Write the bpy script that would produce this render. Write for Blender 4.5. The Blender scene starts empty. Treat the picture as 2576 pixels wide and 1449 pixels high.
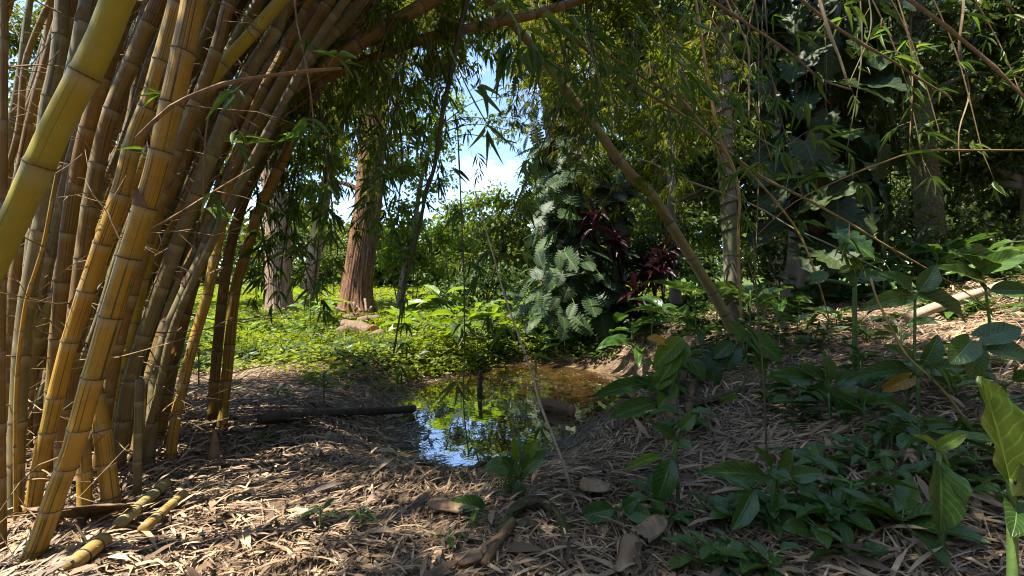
import bpy, math, random
import numpy as np
from mathutils import Vector, Matrix

rng = np.random.default_rng(11)
random.seed(5)
sc = bpy.context.scene
col = sc.collection

# ------------------------------------------------------------------ camera, sky, sun, exposure
F = 1050.0; CX = 1288.0; CY = 724.5; CAMH = 1.15      # pixels of the 2576x1449 picture
cam_d = bpy.data.cameras.new('camera'); cam = bpy.data.objects.new('camera', cam_d); col.objects.link(cam)
cam.location = (0, 0, CAMH); cam.rotation_euler = (math.radians(90), 0, 0)
cam_d.sensor_width = 36; cam_d.lens = F / 2576 * 36; cam_d.clip_start = 0.05; cam_d.clip_end = 900
sc.camera = cam

SUN = np.array([-0.42, -0.16, 0.89]); SUN /= np.linalg.norm(SUN)
EL = math.asin(SUN[2]); AZ = math.atan2(SUN[0], SUN[1])
world = bpy.data.worlds.new('World'); sc.world = world; world.use_nodes = True
nt = world.node_tree; nt.nodes.clear()
def wn(t, **k):
    n = nt.nodes.new(t)
    for a, b in k.items(): setattr(n, a, b)
    return n
sky = wn('ShaderNodeTexSky', sky_type='NISHITA', sun_disc=False)
sky.sun_elevation = EL; sky.sun_rotation = AZ; sky.air_density = 1.0; sky.dust_density = 0.3; sky.ozone_density = 3.0
tc = wn('ShaderNodeTexCoord')
cn = wn('ShaderNodeTexNoise'); cn.inputs['Scale'].default_value = 2.6; cn.inputs['Detail'].default_value = 7; cn.inputs['Roughness'].default_value = 0.58
mp = wn('ShaderNodeMapping'); mp.inputs['Scale'].default_value = (1, 1, 2.2); mp.inputs['Location'].default_value = (0.6, 0.3, 0.25)
nt.links.new(tc.outputs['Generated'], mp.inputs['Vector']); nt.links.new(mp.outputs[0], cn.inputs['Vector'])
cr = wn('ShaderNodeValToRGB'); cr.color_ramp.elements[0].position = 0.56; cr.color_ramp.elements[1].position = 0.76
nt.links.new(cn.outputs['Fac'], cr.inputs[0])
mx = wn('ShaderNodeMix', data_type='RGBA'); mx.inputs['B'].default_value = (6.6, 6.8, 7.1, 1)
nt.links.new(cr.outputs[0], mx.inputs['Factor']); nt.links.new(sky.outputs[0], mx.inputs['A'])
bg = wn('ShaderNodeBackground'); bg.inputs['Strength'].default_value = 0.105
nt.links.new(mx.outputs['Result'], bg.inputs['Color'])
wo = wn('ShaderNodeOutputWorld'); nt.links.new(bg.outputs[0], wo.inputs['Surface'])

sun_d = bpy.data.lights.new('sun', 'SUN'); sun_d.energy = 4.4; sun_d.angle = math.radians(0.53); sun_d.color = (1.0, 0.94, 0.84)
sun = bpy.data.objects.new('sun', sun_d); col.objects.link(sun)
sun.rotation_euler = Vector(-SUN).to_track_quat('-Z', 'Y').to_euler(); sun.location = (-12, -4, 20)
sc.view_settings.view_transform = 'Standard'; sc.view_settings.look = 'None'
sc.view_settings.exposure = 2.02; sc.view_settings.gamma = 1.0; sc.view_settings.use_curve_mapping = False
sc.cycles.max_bounces = 8; sc.cycles.diffuse_bounces = 4; sc.cycles.glossy_bounces = 3
sc.cycles.transmission_bounces = 6; sc.cycles.transparent_max_bounces = 8
sc.cycles.sample_clamp_indirect = 6; sc.cycles.filter_width = 1.1

# ------------------------------------------------------------------ helpers
def A3(*v): return np.array(v, float)
def P(px, py, Y): return A3((px - CX) / F * Y, Y, CAMH + (CY - py) / F * Y)
def nrm(v): return v / np.maximum(np.linalg.norm(v, axis=-1, keepdims=True), 1e-9)
def sstep(a, b, x):
    t = np.clip((x - a) / (b - a), 0, 1); return t * t * (3 - 2 * t)

WM = {}
def reg(o, parent):
    m = o.matrix_basis.copy() if parent is None else o.matrix_basis
    if parent is not None:
        o.parent = parent; o.matrix_parent_inverse = WM[parent.name].inverted()
    WM[o.name] = m.copy(); return o
def tag(o, label=None, cat=None, group=None, kind=None):
    if label: o['label'] = label
    if cat: o['category'] = cat
    if group: o['group'] = group
    if kind: o['kind'] = kind
    return o
def thing(name, label, cat, loc, group=None):
    o = bpy.data.objects.new(name, None); o.location = tuple(loc); o.empty_display_size = 0.05
    col.objects.link(o); o.matrix_basis = Matrix.Translation(Vector(loc)); reg(o, None)
    return tag(o, label, cat, group)
def mesh(name, V, FS, mat, uv=None, smooth=True):
    """V (n,3); FS list of (m,k) index arrays; uv per vertex (n,2)"""
    me = bpy.data.meshes.new(name)
    V = np.asarray(V, np.float32); FS = [np.asarray(f, np.int32) for f in FS if len(f)]
    me.vertices.add(len(V)); me.vertices.foreach_set('co', V.ravel())
    li = np.concatenate([f.ravel() for f in FS]); tot = np.concatenate([np.full(len(f), f.shape[1], np.int32) for f in FS])
    st = np.concatenate([[0], np.cumsum(tot)[:-1]]).astype(np.int32)
    me.loops.add(len(li)); me.loops.foreach_set('vertex_index', li)
    me.polygons.add(len(tot)); me.polygons.foreach_set('loop_start', st)
    me.polygons.foreach_set('use_smooth', np.full(len(tot), smooth, bool))
    if uv is not None:
        l = me.uv_layers.new(name='UVMap'); l.data.foreach_set('uv', np.asarray(uv, np.float32)[li].ravel())
    me.update(calc_edges=True); me.materials.append(mat); return me
def obj(name, me, parent=None, mat4=None):
    o = bpy.data.objects.new(name, me); col.objects.link(o)
    if mat4 is not None: o.matrix_basis = mat4
    return reg(o, parent)

def spline(pts, step):
    p = np.asarray(pts, float)
    if len(p) == 2: p = np.array([p[0], (p[0] + p[1]) / 2, p[1]])
    q = np.vstack([2 * p[0] - p[1], p, 2 * p[-1] - p[-2]]); out = []
    for i in range(1, len(q) - 2):
        a, b, c, d = q[i - 1], q[i], q[i + 1], q[i + 2]
        n = max(2, int(np.linalg.norm(c[:3] - b[:3]) / step))
        t = np.linspace(0, 1, n, endpoint=False)[:, None]
        out.append(0.5 * (2 * b + (c - a) * t + (2 * a - 5 * b + 4 * c - d) * t ** 2 + (3 * b - a - 3 * c + d) * t ** 3))
    out.append(p[-1:]); return np.vstack(out)
def tangents(p): return nrm(np.gradient(p, axis=0))
def tube(path, rad, sides=8, cap=True, shape=None, vcoord=None):
    path = np.asarray(path, float); n = len(path); rad = np.broadcast_to(np.asarray(rad, float), (n,))
    T = tangents(path); u = np.cross(T[0], A3(0.3, 0.1, 0.9) if abs(T[0][2]) < 0.9 else A3(1, 0, 0)); u = nrm(u)
    ang = np.linspace(0, 2 * np.pi, sides + 1); V = np.empty((n, sides + 1, 3)); uv = np.empty((n, sides + 1, 2))
    s = np.concatenate([[0], np.cumsum(np.linalg.norm(np.diff(path, axis=0), axis=1))])
    for i in range(n):
        u = nrm(u - T[i] * np.dot(u, T[i])); w = np.cross(T[i], u)
        r = rad[i] * (1 if shape is None else shape(ang, s[i]))
        V[i] = path[i] + (np.cos(ang) * r)[:, None] * u + (np.sin(ang) * r)[:, None] * w
        uv[i, :, 0] = ang / (2 * np.pi); uv[i, :, 1] = s[i] if vcoord is None else vcoord[i]
    a = np.arange(n - 1)[:, None] * (sides + 1) + np.arange(sides)[None]
    Q = np.stack([a, a + 1, a + sides + 2, a + sides + 1], -1).reshape(-1, 4)
    FS = [Q]; V = V.reshape(-1, 3); uv = uv.reshape(-1, 2)
    if cap:
        c0 = len(V); V = np.vstack([V, path[:1], path[-1:]]); uv = np.vstack([uv, [[.5, uv[0, 1]]], [[.5, uv[-1, 1]]]])
        k = np.arange(sides); e = (n - 1) * (sides + 1)
        FS.append(np.vstack([np.stack([k + 1, k, np.full(sides, c0)], 1), np.stack([e + k, e + k + 1, np.full(sides, c0 + 1)], 1)]))
    return V, FS, uv
def join(parts):
    Vs, q, t, us, o = [], [], [], [], 0
    for V, FS, uv in parts:
        Vs.append(V); us.append(uv)
        for f in FS: (q if f.shape[1] == 4 else t).append(f + o)
        o += len(V)
    return np.vstack(Vs), [np.vstack(x) for x in (q, t) if x], np.vstack(us)

# ------------------------------------------------------------------ materials
def newmat(name):
    m = bpy.data.materials.new(name); m.use_nodes = True; m.node_tree.nodes.clear(); return m, m.node_tree
class NT:
    def __init__(s, t): s.t = t
    def n(s, ty, ins=None, **k):
        x = s.t.nodes.new(ty)
        for a, b in k.items(): setattr(x, a, b)
        for a, b in (ins or {}).items():
            if isinstance(b, bpy.types.NodeSocket): s.t.links.new(b, x.inputs[a])
            else: x.inputs[a].default_value = b
        return x
    def math(s, op, a, b=0.0, c=0.0): return s.n('ShaderNodeMath', {0: a, 1: b, 2: c}, operation=op).outputs[0]
    def mix(s, f, a, b): return s.n('ShaderNodeMix', {'Factor': f, 'A': a, 'B': b}, data_type='RGBA').outputs['Result']
    def ramp(s, f, stops):
        x = s.n('ShaderNodeValToRGB', {0: f}); e = x.color_ramp.elements
        while len(e) < len(stops): e.new(0.5)
        for i, (p, c) in enumerate(stops): e[i].position = p; e[i].color = (*c, 1) if len(c) == 3 else c
        return x.outputs[0]
    def noise(s, v, scale, detail=3, rough=0.5):
        i = {'Scale': scale, 'Detail': detail, 'Roughness': rough}
        if v is not None: i['Vector'] = v
        return s.n('ShaderNodeTexNoise', i).outputs['Fac']
    def out(s, sh): s.n('ShaderNodeOutputMaterial', {'Surface': sh})

def leaf_mat(name, cols, rough=0.4, transl=0.38, vein=0, island=True, spec=0.5, tcol=None):
    m, t = newmat(name); N = NT(t)
    if island: r = N.n('ShaderNodeNewGeometry').outputs['Random Per Island']
    else: r = N.n('ShaderNodeObjectInfo').outputs['Random']
    c = N.ramp(r, [(i / max(1, len(cols) - 1), k) for i, k in enumerate(cols)])
    co = N.n('ShaderNodeTexCoord')
    nz = N.noise(co.outputs['Object'], 6 if vein else 2.0, 2)
    c = N.mix(N.math('MULTIPLY', nz, 0.55), c, tuple(x * 0.45 for x in cols[0][:3]) + (1,))
    ins = {}
    if vein:
        sp_ = N.ramp(N.noise(N.n('ShaderNodeVectorMath', {0: co.outputs['UV'], 1: N.n('ShaderNodeCombineXYZ', {0: N.math('MULTIPLY', r, 40), 1: r}).outputs[0]}, operation='ADD').outputs[0], 7, 4, .7), [(.62, (0, 0, 0)), (.68, (1, 1, 1))])
        c = N.mix(N.math('MULTIPLY', sp_, 0.75), c, (.16, .11, .03, 1))
        sp = N.n('ShaderNodeSeparateXYZ', {0: co.outputs['UV']})
        ax = N.math('ABSOLUTE', N.math('SUBTRACT', sp.outputs[0], 0.5))
        mid = N.math('SUBTRACT', 1.0, N.math('SMOOTH_MIN', N.math('MULTIPLY', ax, 26.0), 1.0, 0.1))
        ph = N.math('SUBTRACT', N.math('MULTIPLY', sp.outputs[1], vein), N.math('MULTIPLY', ax, vein * 0.55))
        lat = N.math('POWER', N.math('ABSOLUTE', N.math('SINE', N.math('MULTIPLY', ph, math.pi))), 14.0)
        v = N.math('MAXIMUM', N.math('MAXIMUM', mid, 0.0), N.math('MULTIPLY', N.math('SUBTRACT', 1.0, lat), 0.0))
        lat2 = N.math('POWER', N.math('ABSOLUTE', N.math('COSINE', N.math('MULTIPLY', ph, math.pi))), 18.0)
        v = N.math('MAXIMUM', v, N.math('MULTIPLY', lat2, 0.4))
        c = N.mix(N.math('MULTIPLY', v, 0.6), c, tuple(min(1, x * 2.0 + 0.03) for x in cols[-1][:3]) + (1,))
        bp = N.n('ShaderNodeBump', {'Strength': 0.5, 'Distance': 0.004, 'Height': N.math('SUBTRACT', N.math('MULTIPLY', nz, 0.6), v)})
        ins['Normal'] = bp.outputs[0]
    p = N.n('ShaderNodeBsdfPrincipled', {'Base Color': c, 'Roughness': rough, 'Specular IOR Level': spec, **ins})
    hs = N.n('ShaderNodeHueSaturation', {'Hue': 0.485, 'Saturation': 1.12, 'Value': 1.7, 'Color': c})
    tr = N.n('ShaderNodeBsdfTranslucent', {'Color': hs.outputs[0]})
    N.out(N.n('ShaderNodeMixShader', {0: transl, 1: p.outputs[0], 2: tr.outputs[0]}).outputs[0]); return m

M = {}
M['bamboo_leaf'] = leaf_mat('bamboo_leaf', [(.06, .095, .011), (.11, .16, .018), (.18, .205, .03)], 0.5, 0.54, spec=.3)
M['bamboo_leaf_one'] = leaf_mat('bamboo_leaf_one', [(.06, .12, .02), (.10, .18, .03), (.17, .23, .05)], 0.42, 0.48, island=False, spec=.35)
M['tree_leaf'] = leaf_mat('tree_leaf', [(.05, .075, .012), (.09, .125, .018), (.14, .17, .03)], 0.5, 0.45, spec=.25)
M['lit_leaf'] = leaf_mat('lit_leaf', [(.08, .13, .02), (.13, .20, .03), (.20, .24, .04)], 0.55, 0.55, spec=.2)  # bright yellow-green puts the sunlight on these leaves into their colour
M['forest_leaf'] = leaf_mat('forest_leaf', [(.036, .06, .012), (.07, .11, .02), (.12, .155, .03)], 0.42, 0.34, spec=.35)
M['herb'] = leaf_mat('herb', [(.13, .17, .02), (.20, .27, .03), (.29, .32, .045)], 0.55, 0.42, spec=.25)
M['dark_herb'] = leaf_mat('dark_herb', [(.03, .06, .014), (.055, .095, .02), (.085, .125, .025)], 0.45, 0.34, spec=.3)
M['big_leaf'] = leaf_mat('big_leaf', [(.035, .085, .016), (.055, .12, .022), (.09, .15, .025)], 0.32, 0.30, vein=9, island=False)
M['lime_leaf'] = leaf_mat('lime_leaf', [(.10, .18, .02), (.13, .22, .03), (.17, .24, .03)], 0.38, 0.42, vein=8, island=False)
M['yellow_leaf'] = leaf_mat('yellow_leaf', [(.45, .25, .02), (.55, .32, .03)], 0.5, 0.4, vein=8, island=False)
M['monstera'] = leaf_mat('monstera', [(.018, .036, .014), (.03, .056, .018), (.05, .08, .022)], 0.5, 0.12, vein=8, island=False, spec=0.2)
M['philo'] = leaf_mat('philo', [(.018, .034, .010), (.028, .05, .012), (.045, .066, .014)], 0.55, 0.2, spec=.25, vein=8, island=False)
M['ti'] = leaf_mat('ti', [(.022, .006, .008), (.05, .010, .013), (.025, .012, .010)], 0.4, 0.2, island=False)
M['fern'] = leaf_mat('fern', [(.06, .12, .02), (.09, .16, .03)], 0.5, 0.4, island=False)

def bamboo_mat(name, base, base2, stripe, amount=0.60, grime=0.5):
    m, t = newmat(name); N = NT(t); co = N.n('ShaderNodeTexCoord'); sp = N.n('ShaderNodeSeparateXYZ', {0: co.outputs['UV']})
    oi = N.n('ShaderNodeObjectInfo').outputs['Random']
    fl = N.math('FLOOR', sp.outputs[1]); fr = N.math('FRACT', sp.outputs[1])
    a = N.math('MULTIPLY', sp.outputs[0], 2 * math.pi)
    off = N.math('ADD', N.math('MULTIPLY', fl, 3.71), N.math('MULTIPLY', oi, 50))
    vec = N.n('ShaderNodeCombineXYZ', {0: N.math('MULTIPLY', N.math('COSINE', a), 3.4), 1: N.math('MULTIPLY', N.math('SINE', a), 3.4), 2: off}).outputs[0]
    st = N.noise(vec, 1.6, 3, 0.65)
    st = N.ramp(st, [(amount, (0, 0, 0)), (amount + 0.025, (1, 1, 1))])
    mot = N.noise(co.outputs['Object'], 5, 5, 0.6)
    mp = N.n('ShaderNodeMapping', {'Vector': co.outputs['UV'], 'Scale': (60, 1.5, 1)}).outputs[0]
    fib = N.noise(mp, 1.0, 3, 0.6)
    c = N.mix(N.ramp(mot, [(.3, (0, 0, 0)), (.7, (1, 1, 1))]), (*base, 1), (*base2, 1))
    c = N.mix(N.math('MULTIPLY', fib, 0.3), c, (base2[0] * .6, base2[1] * .6, base2[2] * .6, 1))
    c = N.mix(N.math('MULTIPLY', st, 0.9), c, (*stripe, 1))
    edge = N.math('MULTIPLY', N.math('ABSOLUTE', N.math('SUBTRACT', fr, 0.5)), 2.0)
    ed = N.ramp(edge, [(0.80, (0, 0, 0)), (1.0, (1, 1, 1))])
    gr = N.noise(co.outputs['Object'], 14, 5, 0.7)
    g = N.math('MULTIPLY', N.ramp(gr, [(.5, (0, 0, 0)), (.72, (1, 1, 1))]), grime)
    g = N.math('MAXIMUM', g, N.math('MULTIPLY', ed, N.math('MULTIPLY', gr, 0.9)))
    c = N.mix(g, c, (.075, .05, .022, 1))
    li = N.ramp(N.noise(co.outputs['Object'], 7.5, 6, 0.72), [(.56, (0, 0, 0)), (.68, (1, 1, 1))])
    c = N.mix(N.math('MULTIPLY', li, grime), c, (.30, .27, .17, 1))
    scr = N.ramp(N.noise(N.n('ShaderNodeMapping', {'Vector': co.outputs['UV'], 'Scale': (9, 3.1, 1), 'Rotation': (0, 0, .5)}).outputs[0], 2.2, 5, 0.8), [(.62, (0, 0, 0)), (.66, (1, 1, 1))])
    c = N.mix(N.math('MULTIPLY', scr, grime * 1.1), c, (.10, .055, .02, 1))
    blm = N.math('MULTIPLY', N.ramp(fr, [(.80, (0, 0, 0)), (.93, (1, 1, 1)), (.975, (1, 1, 1)), (1, (0, 0, 0))]), N.math('MULTIPLY', gr, 0.75))
    c = N.mix(blm, c, (.36, .33, .22, 1))
    gs = N.ramp(N.noise(co.outputs['Object'], 2.3, 3, 0.6), [(.45, (0, 0, 0)), (.7, (1, 1, 1))])
    c = N.mix(N.math('MULTIPLY', gs, 0.35), c, (.16, .17, .035, 1))
    rz = N.math('ADD', 0.40, N.math('MULTIPLY', mot, 0.35))
    bp = N.n('ShaderNodeBump', {'Strength': 0.25, 'Distance': 0.003, 'Height': N.math('ADD', fib, mot)})
    p = N.n('ShaderNodeBsdfPrincipled', {'Base Color': c, 'Roughness': rz, 'Normal': bp.outputs[0], 'Specular IOR Level': 0.4})
    N.out(p.outputs[0]); return m
M['lime'] = bamboo_mat('bamboo_lime', (.37, .31, .02), (.33, .25, .02), (.06, .085, .012), 0.655, 0.22)
M['yellow'] = bamboo_mat('bamboo_yellow', (.45, .26, .02), (.36, .19, .018), (.03, .025, .008), 0.555, 0.45)
M['amber'] = bamboo_mat('bamboo_amber', (.25, .135, .024), (.17, .09, .02), (.03, .022, .01), 0.57, 0.5)
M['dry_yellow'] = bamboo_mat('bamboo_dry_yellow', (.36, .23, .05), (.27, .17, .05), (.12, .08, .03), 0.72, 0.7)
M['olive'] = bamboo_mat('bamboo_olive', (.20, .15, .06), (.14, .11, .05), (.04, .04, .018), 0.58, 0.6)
M['tan'] = bamboo_mat('bamboo_tan', (.30, .22, .08), (.22, .17, .06), (.16, .11, .05), 0.68, 0.4)

def plain(name, c1, c2, scale=8, rough=0.8, bump=0.4, stretch=(1, 1, 1), dist=0.01, c3=None):
    m, t = newmat(name); N = NT(t); co = N.n('ShaderNodeTexCoord')
    mp = N.n('ShaderNodeMapping', {'Vector': co.outputs['Object'], 'Scale': stretch}).outputs[0]
    a = N.noise(mp, scale, 6, 0.65); b = N.noise(co.outputs['Object'], scale * 0.22, 3)
    c = N.mix(N.ramp(a, [(.35, (0, 0, 0)), (.65, (1, 1, 1))]), (*c1, 1), (*c2, 1))
    if c3: c = N.mix(N.ramp(b, [(.48, (0, 0, 0)), (.62, (1, 1, 1))]), c, (*c3, 1))
    r = N.n('ShaderNodeObjectInfo').outputs['Random']
    c = N.n('ShaderNodeHueSaturation', {'Color': c, 'Value': N.math('ADD', 0.8, N.math('MULTIPLY', r, 0.4))}).outputs[0]
    bp = N.n('ShaderNodeBump', {'Strength': bump, 'Distance': dist, 'Height': a})
    N.out(N.n('ShaderNodeBsdfPrincipled', {'Base Color': c, 'Roughness': rough, 'Normal': bp.outputs[0], 'Specular IOR Level': 0.25}).outputs[0]); return m
M['node'] = plain('node_ring_brown', (.06, .04, .02), (.10, .065, .03), 30)
M['twig'] = plain('dry_twig', (.15, .10, .05), (.24, .16, .08), 20)
M['cane'] = plain('golden_cane', (.36, .23, .07), (.20, .13, .05), 9, 0.55)
M['green_stem'] = plain('green_stem', (.12, .19, .05), (.08, .13, .03), 14, 0.5)
M['dark_stem'] = plain('dark_stem', (.07, .06, .035), (.11, .09, .05), 20)
M['bark_red'] = plain('bark_reddish', (.05, .024, .012), (.32, .165, .085), 16, 0.9, 1.0, (1, 1, .12), 0.06, (.20, .10, .05))
M['bark_pale'] = plain('bark_pale', (.13, .075, .045), (.42, .29, .20), 9, 0.9, 0.9, (1, 1, .12), 0.04)
M['bark_grey'] = plain('bark_grey', (.13, .10, .075), (.26, .20, .15), 9, 0.9, 0.8, (1, 1, .25), 0.02, (.10, .11, .05))
M['moss'] = plain('mossy_wood', (.05, .04, .02), (.15, .11, .06), 26, 0.95, 1.0, (1, 1, 1), 0.03, (.085, .10, .03))
M['rot'] = plain('rotten_wood', (.10, .06, .03), (.24, .14, .07), 14, 0.95, 0.9, (1, .3, 1), 0.02)
M['deadwood'] = plain('dead_wood_dark', (.05, .04, .028), (.12, .09, .06), 16, 0.85, 0.6)
M['paleroot'] = plain('pale_wood', (.42, .33, .22), (.30, .22, .14), 12, 0.85, 0.5)
M['cutwood'] = plain('cut_log_wood', (.10, .065, .04), (.24, .16, .10), 18, 0.95, 0.9, (1, 1, 1), 0.02)
M['cutend'] = plain('cut_log_end', (.38, .17, .08), (.46, .25, .13), 20, 0.9, 0.4)
M['sheath'] = plain('dry_sheath', (.14, .09, .045), (.32, .225, .125), 34, 0.6, 0.6, (1, .12, .3), 0.006, (.22, .12, .06))
M['sheath_dull'] = plain('dry_sheath_dull', (.12, .08, .045), (.24, .165, .09), 30, 0.75, 0.6, (1, .15, .3), 0.006)

def litter_mat(nm, k, rough):
    m, t = newmat(nm); N = NT(t); r = N.n('ShaderNodeNewGeometry').outputs['Random Per Island']
    c = N.ramp(r, [(0, (.055, .032, .017)), (.28, (.165, .102, .055)), (.6, (.31, .205, .11)), (.88, (.47, .335, .19)), (1, (.25, .12, .05))])
    nz = N.noise(N.n('ShaderNodeTexCoord').outputs['Object'], 1.3, 4)
    c = N.mix(N.math('MULTIPLY', N.ramp(nz, [(.4, (0, 0, 0)), (.7, (1, 1, 1))]), 0.5), c, (.15, .10, .065, 1))
    c = N.mix(1 - k, c, (.02, .013, .008, 1))
    N.out(N.n('ShaderNodeBsdfPrincipled', {'Base Color': c, 'Roughness': rough, 'Specular IOR Level': 0.35}).outputs[0]); return m
M['litter'] = litter_mat('litter_strip', 1.0, .6); M['wet_litter'] = litter_mat('wet_litter_strip', .38, .28)
def ground_mat():
    m, t = newmat('soil'); N = NT(t); co = N.n('ShaderNodeTexCoord').outputs['Object']
    a = N.noise(co, 18, 6, 0.7); b = N.noise(co, 1.2, 4)
    c = N.mix(N.ramp(a, [(.35, (0, 0, 0)), (.68, (1, 1, 1))]), (.05, .033, .02, 1), (.17, .115, .07, 1))
    sp = N.n('ShaderNodeSeparateXYZ', {0: co})
    far = N.n('ShaderNodeMapRange', {0: N.math('ADD', sp.outputs[1], N.math('MULTIPLY', b, 3.0)), 1: 9.0, 2: 12.0}).outputs[0]
    g = N.mix(N.ramp(a, [(.35, (0, 0, 0)), (.68, (1, 1, 1))]), (.035, .065, .015, 1), (.09, .13, .03, 1))
    c = N.mix(far, c, g)
    mud = N.n('ShaderNodeMapRange', {0: sp.outputs[2], 1: -0.20, 2: -0.36}).outputs[0]
    c = N.mix(N.math('MULTIPLY', mud, 0.85), c, N.mix(b, (.20, .13, .05, 1), (.10, .07, .028, 1)))
    bp = N.n('ShaderNodeBump', {'Strength': 0.9, 'Distance': 0.03, 'Height': a})
    N.out(N.n('ShaderNodeBsdfPrincipled', {'Base Color': c, 'Roughness': 0.9, 'Normal': bp.outputs[0], 'Specular IOR Level': 0.2}).outputs[0]); return m
M['soil'] = ground_mat()
def water_mat():
    m, t = newmat('pond_water'); N = NT(t); co = N.n('ShaderNodeTexCoord').outputs['Object']
    bp = N.n('ShaderNodeBump', {'Strength': 0.10, 'Distance': 0.02, 'Height': N.noise(co, 5, 2)})
    fr = N.n('ShaderNodeFresnel', {'IOR': 1.36, 'Normal': bp.outputs[0]}).outputs[0]
    gl = N.n('ShaderNodeBsdfGlossy', {'Color': (.95, .97, 1, 1), 'Roughness': 0.015, 'Normal': bp.outputs[0]})
    tr = N.n('ShaderNodeBsdfTransparent', {'Color': (.80, .66, .42, 1)})
    df = N.n('ShaderNodeBsdfDiffuse', {'Color': (.075, .06, .024, 1)})
    mk = N.n('ShaderNodeMixShader', {0: N.math('MULTIPLY', N.noise(co, 1.5, 4), 0.55), 1: tr.outputs[0], 2: df.outputs[0]})
    N.out(N.n('ShaderNodeMixShader', {0: N.math('MULTIPLY', fr, 0.58), 1: mk.outputs[0], 2: gl.outputs[0]}).outputs[0]); return m
M['water'] = water_mat()

# ------------------------------------------------------------------ ground and pond
WZ = -0.30
def wpt(px, py): Y = (CAMH - WZ) * F / (py - CY); return ((px - CX) / F * Y, Y)
POND = np.array([wpt(*p) for p in [(1130, 1188), (1050, 1152), (1022, 1085), (1000, 1010), (1090, 960), (1220, 932), (1330, 910), (1440, 924), (1585, 958), (1560, 1010), (1490, 1056), (1425, 1112), (1330, 1166), (1220, 1192)]])
POND = spline(np.c_[np.vstack([POND, POND[:1]]), np.zeros(len(POND) + 1)], 0.12)[:-1, :2]
def sdf(x, y):
    sh = np.shape(x); p = np.stack([np.ravel(x), np.ravel(y)], 1).astype(float)
    d = np.full(len(p), 1e9); ins = np.zeros(len(p), bool); n = len(POND)
    for i in range(n):
        a, b = POND[i], POND[(i + 1) % n]; e = b - a; w = p - a
        t = np.clip((w @ e) / max(e @ e, 1e-9), 0, 1); d = np.minimum(d, np.hypot(*(w - t[:, None] * e).T))
        c = (a[1] > p[:, 1]) != (b[1] > p[:, 1])
        xi = a[0] + (p[:, 1] - a[1]) / (b[1] - a[1] if b[1] != a[1] else 1e-9) * e[0]
        ins ^= c & (p[:, 0] < xi)
    return np.where(ins, -d, d).reshape(sh)
def wob(x, y): return (np.sin(x * 2.1 + 1.3 * np.sin(y * 1.7)) * np.sin(y * 1.9 + 0.7) * 0.5 + np.sin(x * 5.3 + y * 3.1) * 0.22 + np.sin(x * 3.7 - y * 6.1 + 1) * 0.22 + np.sin(x * 11 + y * 9) * .08)
def G(x, y):
    x = np.asarray(x, float); y = np.asarray(y, float)
    k = x - 1.0
    z = 0.40 * np.log1p(np.exp(np.clip(k * 4, -30, 30))) / 4
    z = 1.9 * (1 - np.exp(-z / 1.9)) * (1 - 0.55 * sstep(6, 11, y))
    z = z + 0.068 * np.maximum(0, y - 8.5) * (1 - sstep(40, 90, y) * 0.0) * np.where(y > 60, 60 / np.maximum(y, 1), 1)
    z = z + 0.03 * wob(x, y) + 0.10 * np.exp(-(((x + 2.6) / 1.1) ** 2 + ((y - 3) / 1.4) ** 2))
    z = z + 0.22 * np.exp(-(((x - 1.35) / 0.42) ** 2 + ((y - 3.35) / 0.55) ** 2))
    z = z + 0.06 * np.exp(-(((x - 0.2) / 0.5) ** 2 + ((y - 2.0) / 0.35) ** 2))
    d = sdf(x, y); w = sstep(0.0, 0.85, d)
    pond = WZ - 0.22 * sstep(0, 0.9, -d) + np.minimum(d, 0.3) * 0.12 * (d > 0)
    return pond * (1 - w) + z * w
def gz(x, y): return float(G(np.array([x]), np.array([y]))[0])
def gp(px, py):
    """ground point under a pixel: march along its ray"""
    d = A3((px - CX) / F, 1, (CY - py) / F); t = np.linspace(0.8, 60, 3000); q = A3(0, 0, CAMH) + t[:, None] * d
    h = q[:, 2] - G(q[:, 0], q[:, 1]); i = np.argmax(h < 0)
    if h[i] >= 0: i = len(t) - 1
    return A3(q[i, 0], q[i, 1], gz(q[i, 0], q[i, 1]))

def make_ground():
    n = 300; s = np.linspace(-1, 1, n); gx = np.sinh(s * 6.2) / np.sinh(6.2) * 400
    gy = np.sinh(np.linspace(-0.93, 1, n + 60) * 6.2) / np.sinh(6.2) * 400 + 3.5
    X, Y = np.meshgrid(gx, gy); Z = G(X, Y); V = np.stack([X, Y, Z], -1).reshape(-1, 3)
    a = (np.arange(n + 59)[:, None] * n + np.arange(n - 1)[None]).ravel()
    me = mesh('ground', V, [np.stack([a, a + 1, a + n + 1, a + n], 1)], M['soil']); o = obj('ground', me); o['kind'] = 'structure'
make_ground()
def make_water():
    c = POND.mean(0); out = c + (POND - c) * 1.10; n = len(out)
    V = np.c_[np.vstack([out, [c]]), np.full(n + 1, WZ)]; k = np.arange(n)
    o = obj('pond_water', mesh('pond_water', V, [np.stack([k, (k + 1) % n, np.full(n, n)], 1)], M['water'])); o['kind'] = 'structure'
make_water()

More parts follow.
